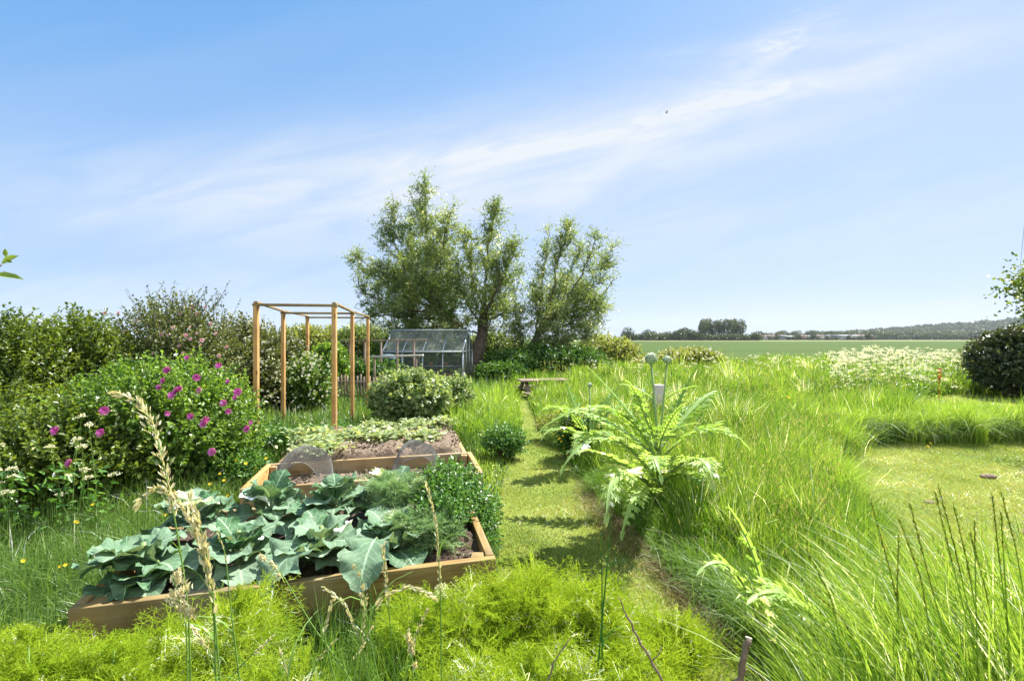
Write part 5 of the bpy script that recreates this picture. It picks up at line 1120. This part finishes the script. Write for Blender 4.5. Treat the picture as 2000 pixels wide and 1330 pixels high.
    blades(g, np.stack([xs_, ys_, 0*xs_], -1), r.uniform(.25, .55, n), np.stack([np.cos(a), np.sin(a)], -1), r.uniform(.2, 1.2, n), np.maximum(.003, .0011*ys_), r.uniform(0, 1, n), 4, .3, rng=r); solo('dead_straw', g, OATS, 'pale dead straws scattered through the meadow grass', 'grass', kind='stuff')
    g = Geo(); xs_, ys_, _ = sample(r, 1500, 1150, 2350, 3.6, 12); prs = np.interp(ys_, *zip(*sorted((G(*p)[1], G(*p)[0]) for p in PATH_R))); ok = ~pathw(xs_, ys_) & (xs_ > prs+.15) & (pn(np.stack([xs_, ys_], -1), 41, 1.3) > .2); xs_, ys_ = xs_[ok], ys_[ok]; n = len(xs_); K = 12
    c_ = np.stack([xs_, ys_, r.uniform(.12, .36, n)], -1)[:, None]+r.normal(0, .05, (n, K, 3)); leaves(g, c_.reshape(-1, 3), rdir(r, n*K), V3(0, 0, 1)+r.normal(size=(n*K, 3))*.5, r.uniform(.04, .09, n*K), r.uniform(.02, .04, n*K), r.uniform(0, 1, n*K)); solo('meadow_weeds', g, ROSE, 'broad-leaved weeds mixed into the meadow grass', 'weeds', kind='stuff')
    # seed stalks over the meadow
    g = Geo(); gs = Geo(); x, y, px = sample(r, 5200, 1030, 2350, 1.7, 20); pr = np.interp(y, *zip(*sorted((G(*p)[1], G(*p)[0]) for p in PATH_R)))
    ok = ~pathw(x, y) & (x > pr+.25) & ~((CX+F*x/y > 1640) & (y > 1.9) & (y < 3.6)) & ~((CX+F*x/y > 1760) & (y > 7) & (y < 12.5)); x, y = x[ok], y[ok]; n = len(x); hh = r.uniform(.5, .80, n)*np.interp(y, [2, 12, 20], [.95, 1.1, 1.2]); a = r.uniform(0, 6.28, n); lean = r.uniform(.03, .25, n)
    ld = np.stack([np.cos(a), np.sin(a)], -1); b = np.stack([x, y, 0*x], -1); blades(gs, b, hh, ld, lean, np.maximum(.002, .0007*y), .5, 3, 0, rng=r)
    top = b+np.concatenate([ld*(hh*lean*.8)[:, None], (hh*.86)[:, None]], 1); K = 5; off = r.normal(0, .012, (n, K, 3))+V3(0, 0, 1)*r.uniform(0, .16, (n, K, 1))
    cut = np.where((x/y*F+CX > 1780) & (y > 6.5) & (y < 12), .7, 1); top[:, 2] *= cut
    leaves(g, (top[:, None]+off).reshape(-1, 3), V3(0, 0, 1)+r.normal(0, .35, (n*K, 3)), rdir(r, n*K), .035, np.repeat(np.maximum(.004, .0011*y), K), r.uniform(0, 1, n*K))
    solo('meadow_stalks', gs, MEADOW, 'thin flowering stalks standing above the meadow grass', 'grass', kind='stuff'); solo('meadow_seed_heads', g, SEED, 'brownish seed heads hovering over the meadow grass', 'grass', kind='stuff')
    # left of the path
    x, y, px = sample(r, 190000, -450, 1030, 1.5, 20)
    pl = np.interp(y, *zip(*sorted((G(*p)[1], G(*p)[0]) for p in PATH_L))); ok = ~pathw(x, y) & ((x < pl) | (y > 13)); x, y, px, pl = x[ok], y[ok], px[ok], pl[ok]; xy = np.stack([x, y], -1); de = pl-x
    h = np.where(y < 2.1, .20, np.where((px < 420) & (y < 4.6), .38, .30))*(1+.3*pn(xy, 12, 1.4))*np.interp(de, [0, .1, .4], [.35, .6, 1]); tallm = (px > 880) & (y > 6.8) & (y < 12); h = np.where(tallm, .55*np.interp(de, [0, .2, .5], [.5, .8, 1]), h); h = np.where(y > 12, .45, h)
    bedgap = (np.abs(x+1) < 1.6) & (y < 6.5) & (y > 3); h = np.where(bedgap, h*.5, h); h = h*r.uniform(.5, 1.2, len(x))
    a = r.uniform(0, 6.28, len(x)); lean = np.clip(r.normal(.5, .4, len(x)), 0, 1.7); t = np.clip(.5+.2*pn(xy, 14, 1.2)+r.normal(0, .2, len(x)), 0, 1)
    br = tallm | (de < .5) & (y > 3.5)
    for nm, mk, m, lab in (('rough_grass', ~br, ROUGH, 'long dark rough grass around the beds and rose bushes'), ('verge_grass', br, MEADOW, 'bright long grass along the left verge of the path')):
        g = Geo(); blades(g, np.stack([x, y, 0*x], -1)[mk], h[mk], np.stack([np.cos(a), np.sin(a)], -1)[mk], lean[mk], (np.maximum(.005, .0015*y)*np.exp(r.normal(0, .4, len(x))))[mk], t[mk], 3, (lean*.45)[mk], rng=r); solo(nm, g, m, lab, 'grass', kind='stuff')
    # mown turf
    x, y, px = sample(r, 330000, 860, 2350, 1.5, 13); ok = inpoly(x, y, PATH) | inpoly(x, y, LAWNP) | inpoly(x, y, STRIP); x, y = x[ok], y[ok]; n = len(x); xy = np.stack([x, y], -1); a = r.uniform(0, 6.28, n)
    t = np.clip(.48+.30*pn(xy, 15, 1.3)+.2*pn(xy, 16, 5)+r.normal(0, .18, n), 0, 1); g = Geo()
    blades(g, np.stack([x, y, 0*x+.004], -1), r.uniform(.012, .04, n)*(1+.35*pn(xy, 17, 5)), np.stack([np.cos(a), np.sin(a)], -1), r.uniform(.2, 1.4, n), np.maximum(.0035, .0016*y), t, 1, .2, rng=r); solo('mown_turf', g, LAWN, 'short mown yellow green turf of the path and lawn', 'turf', kind='stuff')
    # overhanging tussocks round the lawn's far edge and along the path
    for nm, lab, pts, m, hh in (('edge_tussock', 'long arching tussock grass flopping over the far edge of the lawn', [(px, 868-abs(px-1800)*.01, 0) for px in range(1655, 2360, 26)]+[(1640, 900, 0), (1625, 940, 0), (1640, 985, 0), (1665, 1030, 0)]+[(px, 848-(px % 3)*4, 0) for px in range(1560, 2360, 30)]+[(px, 828-(px % 5)*2, 0) for px in range(1500, 2360, 38)]+[(px, 852+(px % 7)*3, 0) for px in range(1480, 1640, 26)], MEADOW, .70),
                                ('path_tussock', 'arching tussock grass shading the right edge of the path', [(1105, 880, 0), (1150, 930, 0), (1185, 965, 0), (1215, 1005, 0), (1260, 1045, 0), (1300, 1085, 0), (1345, 1130, 0), (1400, 1180, 0), (1450, 1240, 0), (1075, 862, 0)], MEADOW_COOL, .40)):
        g = Geo()
        for px_, py_, _ in pts:
            for rep in range(2):
                c = G(px_+r.normal(0, 10), py_-(6 if nm[0] == 'e' else 0)+r.normal(0, 3)); c[0] += .10 if nm[0] == 'p' else 0; c[1] += .12 if nm[0] == 'e' and px_ > 1650 else 0
                n = 420; a = r.normal(-2.2 if nm[0] == 'e' else 3.3, 1.1, n); b = c+np.stack([r.normal(0, .09, n), r.normal(0, .09, n), 0*a], -1); b[:, 2] = 0; lean = np.clip(r.normal(.62, .3, n), .1, 1.3)
                blades(g, b, hh*(np.interp(c[1], [6.9, 7.5, 9.3], [1, .85, .5]) *1.05 if px_ > 1820 and nm[0] == 'e' else 1)*r.uniform(.5, 1.15)*r.uniform(.6, 1.1, n), np.stack([np.cos(a), np.sin(a)], -1), lean, max(.0045, .0012*c[1])*r.uniform(.6, 1.2, n), np.clip(r.normal(.5, .22, n), 0, 1), 4, lean*.55, rng=r)
        solo(nm, g, m, lab, 'grass', kind='stuff')
    g = Geo(); n = 26000; k = r.integers(0, 6, n); PT = [(1215, 1000), (1250, 1045), (1310, 1090), (1365, 1150), (1420, 1230), (1180, 960)]
    px_ = np.array([PT[i][0] for i in k])+r.normal(0, 26, n); py_ = np.array([PT[i][1] for i in k])+r.normal(0, 22, n); Z = F*H/(py_-HY); a = r.uniform(0, 6.28, n)
    blades(g, np.stack([(px_-CX)/F*Z, Z, 0*Z+.006], -1), r.uniform(.02, .09, n), np.stack([np.cos(a), np.sin(a)], -1), r.uniform(.5, 2.2, n), r.uniform(.002, .004, n)*1.2, r.uniform(0, 1, n), 2, .3, rng=r)
    solo('dry_thatch', g, foliage('thatch', [(.16, .09, .04), (.28, .19, .09), (.30, .30, .10)], .2), 'brown dry thatch showing along the shaded right edge of the path', 'dead grass', kind='stuff')
    g = Geo(); x, y, px = sample(r, 90000, 860, 2350, 1.5, 10); ok = (inpoly(x, y, PATH) | inpoly(x, y, LAWNP)) & (pn(np.stack([x, y], -1), 33, 3.1) > .55); x, y = x[ok], y[ok]; n = len(x)
    leaves(g, np.stack([x, y, r.uniform(.008, .03, n)], -1), rdir(r, n)*V3(1, 1, .2), V3(0, 0, 1)+r.normal(size=(n, 3))*.3, np.maximum(.009, .0022*y), np.maximum(.008, .002*y), r.uniform(0, .9, n), .1, .1); solo('clover_patches', g, THICKET, 'darker clover leaves in patches through the mown turf', 'clover', kind='stuff')
    # buttercups and small flowers in the rough
    g = Geo()
    for px_, py_, Z in [(142, 870, 4), (152, 1020, 3.2), (148, 1018, 3), (182, 985, 3.3), (128, 1103, 2.6), (118, 1106, 2.6), (270, 1050, 3), (322, 1005, 3.4), (45, 1095, 2.6), (480, 905, 4.4), (500, 915, 4.4), (430, 925, 4.3), (462, 900, 4.5), (438, 938, 4.2), (410, 945, 4.2), (400, 958, 4.1), (520, 895, 4.5), (445, 968, 3.9), (1817, 866, 6.5), (1812, 872, 6.4), (1540, 776, 7), (1256, 803, 7)]:
        flower(g, P(px_, py_, Z), V3(r.normal(0, .3), -.7, .8), .012*max(1, Z/3), r, .6, 5)
    solo('buttercups', g, YELLOW, 'yellow buttercup flowers sprinkled through the rough grass', 'wildflowers', kind='stuff')
    # cow parsley
    g, gs, gl = Geo(), Geo(), Geo()
    for i in range(1100):
        u = r.uniform(); Z = 9.8*(18/9.8)**r.uniform()
        px_ = r.uniform(1625, 1925) if u < .78 else (r.uniform(1380, 1660) if u < .92 else r.uniform(1110, 1400)); 
        if u >= .78: Z = r.uniform(14, 19)
        hgt = np.interp(px_, [1100, 1400, 1600, 1640, 1700, 1800, 1930], [.75, .82, .9, 1.02, 1.22, 1.12, 1.0])*r.uniform(.42, 1.06); x = (px_-CX)/F*Z
        if inpoly(np.array([x]), np.array([Z]), STRIP)[0]: continue
        umbel(g, gs, V3(x, Z, 0), V3(x+r.normal(0, .1), Z, hgt), r.uniform(.035, .085), r, 6, 5, .02)
    n = 16000; px_ = r.uniform(1600, 1935, n); Z = r.uniform(9.8, 18, n); kk = ~inpoly((px_-CX)/F*Z, Z, STRIP); px_, Z = px_[kk], Z[kk]; n = len(Z); leaves(gl, np.stack([(px_-CX)/F*Z, Z, r.uniform(.1, .85, n)], -1), rdir(r, n), V3(0, 0, 1)+r.normal(size=(n, 3))*.5, .07, .03, r.uniform(.3, 1, n))
    solo('cow_parsley_flowers', g, WHITE, 'drift of creamy white cow parsley flowers behind the meadow', 'cow parsley', kind='stuff'); solo('cow_parsley_stems', gs, STALK, 'thin green stems holding the cow parsley drift', 'cow parsley', kind='stuff'); solo('cow_parsley_leaves', gl, ROSE, 'ferny leaves beneath the cow parsley drift', 'cow parsley', kind='stuff')
grasses()

# ------------------------------------------------------------------ foreground stems, twigs
def spline(p, n):
    p = np.asarray(p, float); s = np.linspace(0, 1, len(p)); u = np.linspace(0, 1, n); q = np.stack([np.interp(u, s, p[:, i]) for i in range(3)], -1)
    for _ in range(max(2, n//8)): q[1:-1] = (q[:-2]+2*q[1:-1]+q[2:])/4
    return q
def grass_stem(label, path, Z, h0, r, style='spike', hw=.010, stemm=None, headm=None, rad=.0016, group='flowering grass stems in the foreground', dens=1.0):
    pts = [P(x, y, Z) for x, y in path]; d = pts[0]-pts[1]; d = d/abs(d[2]) if d[2] < 0 else V3(0, 0, -1)
    d = V3(np.clip(d[0], -.4, .4), 0, -1); base = pts[0]+d*pts[0][2]; base[2] = 0; pts = [base]+pts; q = spline(pts, 44)
    L = np.concatenate([[0], np.cumsum(np.linalg.norm(np.diff(q, axis=0), axis=1))]); Lv = L[-1]-np.linalg.norm(pts[1]-base)
    t = thing('grass_stem', label, 'grass stem', base, group); g = Geo(); tube(g, q, np.linspace(rad*1.2, rad*.45, 44), 5); part('stem', g, stemm or STALK, t)
    s0 = L[-1]-Lv*(1-h0); g = Geo(); n = int((L[-1]-s0)/.0030*dens*(1.9 if style == 'loose' else 1.25)); s = np.sort(r.uniform(s0, L[-1], n)); c = np.stack([np.interp(s, L, q[:, i]) for i in range(3)], -1); T = unit(np.stack([np.interp(s, L, np.gradient(q[:, i])) for i in range(3)], -1)+1e-6)
    f = (s-s0)/(L[-1]-s0)
    if style == 'spike': dd = T+rdir(r, n)*.38; leaves(g, c+rdir(r, n)*hw*.25, dd, rdir(r, n), hw*1.5, hw*.45, r.uniform(0, 1, n), .3, 0)
    elif style == 'loose':
        k = np.sin(pi*np.clip(f*.9+.08, 0, 1)); br = unit(T*.8+rdir(r, n)*.5); dst = r.uniform(0, 1, n)*hw*3.2*k; cc = c+br*dst[:, None]; leaves(g, cc, br, rdir(r, n), hw*1.6, hw*.5, r.uniform(0, 1, n), .3, 0)
        for i in range(0, n, 6): tube(g, [c[i], cc[i]], [.0006, .0004], 3, .3, cap=False)
    elif style == 'clump':
        nb = 5
        for j in range(nb):
            i = int(n*j/nb); bd = unit(T[i]+rdir(r, 1)[0]*.45); l = hw*3.5*(1-.5*j/nb); m = int(40*dens); cc = c[i]+bd*l*.55+r.normal(0, 1, (m, 3))*V3(.28, .28, .42)*hw; tube(g, [c[i], c[i]+bd*l*.4], [.0008, .0006], 3, .3, cap=False); leaves(g, cc, bd+rdir(r, m)*.5, rdir(r, m), hw*.75, hw*.28, r.uniform(0, 1, m), .3, 0)
    part('seed_head', g, headm or OATS, t)
    # a leaf blade or two
    g = Geo(); 
    for k in range(1):
        i = int(r.uniform(8, 26)); a = r.uniform(0, 6.28); blades(g, q[i][None], r.uniform(.10, .22), np.array([[math.cos(a), math.sin(a)]]), .8, .005, .6, 5, .5, rng=r)
    part('blade', g, stemm or STALK, t)
    return t
def foreground():
    r = np.random.default_rng(91); GB = foliage('green_bristle', [(.13, .22, .02), (.20, .30, .035), (.30, .30, .08)], .4)
    GR = foliage('rush_green', [(.03, .14, .02), (.06, .2, .03)], .2)
    D = [('tallest pale grass head arching left over the rose bush', [(372, 1330), (368, 1180), (345, 1030), (318, 900), (300, 830), (268, 778), (222, 768)], 1.0, .52, 'loose', .0085),
         ('pale grass head bending left above the cabbages', [(422, 1330), (418, 1200), (405, 1120), (382, 1030), (345, 970), (305, 948), (268, 985)], 1.0, .40, 'spike', .014),
         ('slender pale grass spike right of the bending head', [(430, 1330), (415, 1150), (398, 1050), (370, 970)], 1.0, .35, 'spike', .012),
         ('fluffy greenish grass head low beside the left bed corner', [(366, 1330), (364, 1220), (338, 1125)], .98, .48, 'clump', .017),
         ('small pale grass head leaning over the fennel at lower left', [(425, 1330), (408, 1270), (378, 1226)], 1.1, .45, 'spike', .010),
         ('pale grass head arching right in front of the bed board', [(690, 1330), (705, 1240), (745, 1165), (800, 1142), (850, 1168)], 1.05, .5, 'spike', .010),
         ('upright brown grass spike before the hanging round leaf', [(772, 1330), (760, 1200), (748, 1068)], 1.15, .55, 'spike', .010),
         ('pinkish pale grass stem leaning left across the board', [(722, 1330), (700, 1240), (672, 1175), (630, 1145)], 1.1, .4, 'spike', .008),
         ('short green bristly grass head before the board', [(655, 1330), (632, 1240), (650, 1170)], 1.1, .55, 'spike', .009),
         ('tall narrow pale grass spike in front of the bed fennel', [(862, 1330), (860, 1130), (850, 1010), (832, 946)], 1.25, .45, 'spike', .009),
         ('thin drooping oat stem hooked over the cabbage leaf', [(690, 1330), (612, 1225), (548, 1115), (508, 1088)], 1.1, .78, 'clump', .008),
         ('brown brush shaped grass head at the bottom edge', [(806, 1345), (806, 1300), (802, 1240)], 1.0, .25, 'clump', .011),
         ('small whitish grass head at the bottom left of the stems', [(566, 1345), (560, 1310), (546, 1270)], 1.0, .3, 'spike', .007),
         ('short pale grass spike leaning right before the board', [(668, 1345), (690, 1290), (728, 1225)], 1.05, .45, 'spike', .007),
         ('low pale grass spike near the bottom edge centre left', [(598, 1345), (620, 1290), (655, 1250)], 1.1, .5, 'spike', .007),
         ('pale oat stem crossing the others before the right half of the board', [(742, 1345), (720, 1230), (706, 1130), (690, 1095)], 1.15, .6, 'clump', .008),
         ('greenish grass spike standing before the middle of the board', [(700, 1345), (708, 1250), (716, 1165)], 1.2, .5, 'spike', .008),
         ('straw coloured stem leaning right from the bottom edge', [(788, 1345), (812, 1240), (835, 1190)], 1.15, .55, 'spike', .007),
         ('slim yellowing grass stem right of the tallest head', [(470, 1345), (452, 1200), (440, 1080), (425, 1040)], 1.1, .8, 'spike', .005),
         ('thin pale seed stem low over the left fennel', [(430, 1345), (480, 1290), (535, 1240)], 1.1, .6, 'spike', .007)]
    for lab, path, Z, h0, st, hw in D: grass_stem(lab, path, Z, h0, r, st, hw, rad=.0018)
    for lab, path in (('straight dark green rush stalk at the near end of the path', [(1176, 1232), (1176, 1140), (1173, 1040)]), ('second green stalk leaning right beside the rush stalk', [(1178, 1190), (1186, 1100), (1194, 1005)])):
        grass_stem(lab, path, 1.5, .55, r, 'spike', .005, GR, GB, .003, 'green stalks by the path', .5)
    R_ = [((1790, 1330), (1740, 1120), (1700, 975)), ((1860, 1300), (1810, 1110), (1777, 985)), ((1885, 1200), (1855, 1080), (1826, 960)), ((1905, 1250), (1865, 1070), (1833, 950)), ((1915, 1250), (1890, 1100), (1862, 985)), ((1965, 1200), (1950, 1080), (1938, 965)), ((1998, 1150), (1982, 1060), (1955, 962)), ((1962, 1120), (1955, 1000)), ((1905, 1120), (1903, 1015)), ((1950, 1300), (1925, 1150), (1895, 1040)), ((1655, 1330), (1625, 1170), (1573, 1068)), ((1700, 1330), (1650, 1210), (1588, 1155)), ((1830, 1330), (1800, 1130), (1755, 1010)), ((1760, 1330), (1752, 1150), (1756, 1045))]
    W_ = ['first', 'second', 'third', 'fourth', 'fifth', 'sixth', 'seventh', 'eighth', 'ninth', 'tenth', 'eleventh', 'twelfth', 'thirteenth', 'fourteenth']
    order = sorted(range(len(R_)), key=lambda i: R_[i][-1][0])
    for k, i in enumerate(order): grass_stem(f'dark green bristly grass spike, {W_[k]} tip from the left in the lower right tuft', list(R_[i]), 1.45, .42, r, 'spike', .008, MEADOW, GB, .0022, 'bristly grass spikes in the lower right tuft')
    # dense near tuft at lower right
    g = Geo(); n = 9000; px = r.uniform(1600, 2350, n); Z = r.uniform(1.25, 2.0, n); a = r.normal(2.6, .8, n); lean = np.clip(r.normal(.38, .2, n), 0, 1); hh = r.uniform(.35, .86, n)**1.1*np.interp(px, [1600, 1750, 1900], [.7, .95, 1.08])
    blades(g, np.stack([(px-CX)/F*Z, Z, 0*Z], -1), hh, np.stack([np.cos(a), np.sin(a)], -1), lean, r.uniform(.0045, .0125, n), np.clip(r.normal(.6, .28, n), 0, 1), 6, lean*.3, rng=r); solo('near_grass_tuft', g, MEADOW, 'tall broad-bladed grass tuft in the lower right corner', 'grass', kind='stuff')
    g = Geo(); n = 1300; px = r.uniform(560, 850, n); Z = r.uniform(1.15, 1.8, n); a = r.uniform(0, 6.28, n); blades(g, np.stack([(px-CX)/F*Z, Z, 0*Z], -1), r.uniform(.3, .68, n), np.stack([np.cos(a), np.sin(a)], -1), r.uniform(.05, .5, n), r.uniform(.003, .006, n), r.uniform(.1, .9, n), 6, .1, rng=r)
    solo('near_green_grass', g, MEADOW_COOL, 'green grass blades at the bottom edge before the bed board', 'grass', kind='stuff')
    def twig(nm, lab, path, Z, r0, r1, side=None, cut=False):
        pts = [P(x, y, Z) for x, y in path]; d = pts[0]-pts[1]; d = V3(np.clip(d[0]/abs(d[2]), -.5, .5), 0, -1); base = pts[0]+d*pts[0][2]; base[2] = 0; q = spline([base]+pts, 20); q[2:-1] += r.normal(0, .0015, q[2:-1].shape)
        t = thing(nm, lab, 'twig', base, None); g = Geo(); tube(g, q, np.linspace(r0, r1, 20)*(1+.1*r.normal(size=20)), 8); part('stem', g, TWIG, t, smooth=True)
        if side: g = Geo(); tube(g, [P(x, y, Z) for x, y in side], np.linspace(r1*1.2, r1*.6, len(side)), 6); part('side_shoot', g, TWIG, t, smooth=True)
        if cut:
            g = Geo(); e = q[-1]; dd = unit(q[-1]-q[-2]); tube(g, [e-dd*.001, e+dd*.003], [r1*1.12, r1*.95], 10); part('cut_face', g, CUT, t)
    twig('bare_twig', 'curved bare brown twig crossing the fennel near the bottom', [(1300, 1345), (1272, 1290), (1240, 1235), (1222, 1195), (1208, 1165)], 1.2, .005, .0015, [(1270, 1292), (1285, 1280), (1293, 1262)])
    twig('bare_twig', 'short bent grey twig at the bottom edge left of the curved one', [(1068, 1345), (1078, 1298), (1112, 1248)], 1.2, .0035, .0016)
    twig('pruned_stub', 'thick pruned stem with pale cut top at the bottom edge', [(1440, 1345), (1450, 1295), (1462, 1246)], 1.15, .0085, .0075, cut=True)
    c = P(300, 1262, 1.95)*V3(1, 1, 0); g = Geo(); rock(g, P(303, 1254, 1.95), .05, .04, .011, 5)
    tube(g, [c, P(303, 1256, 1.95)], [.012, .012], 8); solo('pale_stone', g, SOILPINK, 'pale pinkish stone cap poking through the fennel below the bed', 'stone', c, smooth=True)
foreground()

# ------------------------------------------------------------------ haze
def haze():
    g = Geo(); a = 3400; b = 2800; z0, z1 = -1.5, 110.0
    g.add([(-a, -400, z0), (a, -400, z0), (a, b, z0), (-a, b, z0), (-a, -400, z1), (a, -400, z1), (a, b, z1), (-a, b, z1)], [(3, 2, 1, 0), (4, 5, 6, 7), (0, 1, 5, 4), (1, 2, 6, 5), (2, 3, 7, 6), (3, 0, 4, 7)])
    m, N, L = mat('haze'); pv = N.new('ShaderNodeVolumePrincipled'); pv.inputs['Color'].default_value = (.86, .92, 1, 1); pv.inputs['Density'].default_value = .00011; pv.inputs['Anisotropy'].default_value = .0
    out = N.new('ShaderNodeOutputMaterial'); L.new(pv.outputs[0], out.inputs['Volume']); solo('haze', g, m, kind='stuff')
haze()
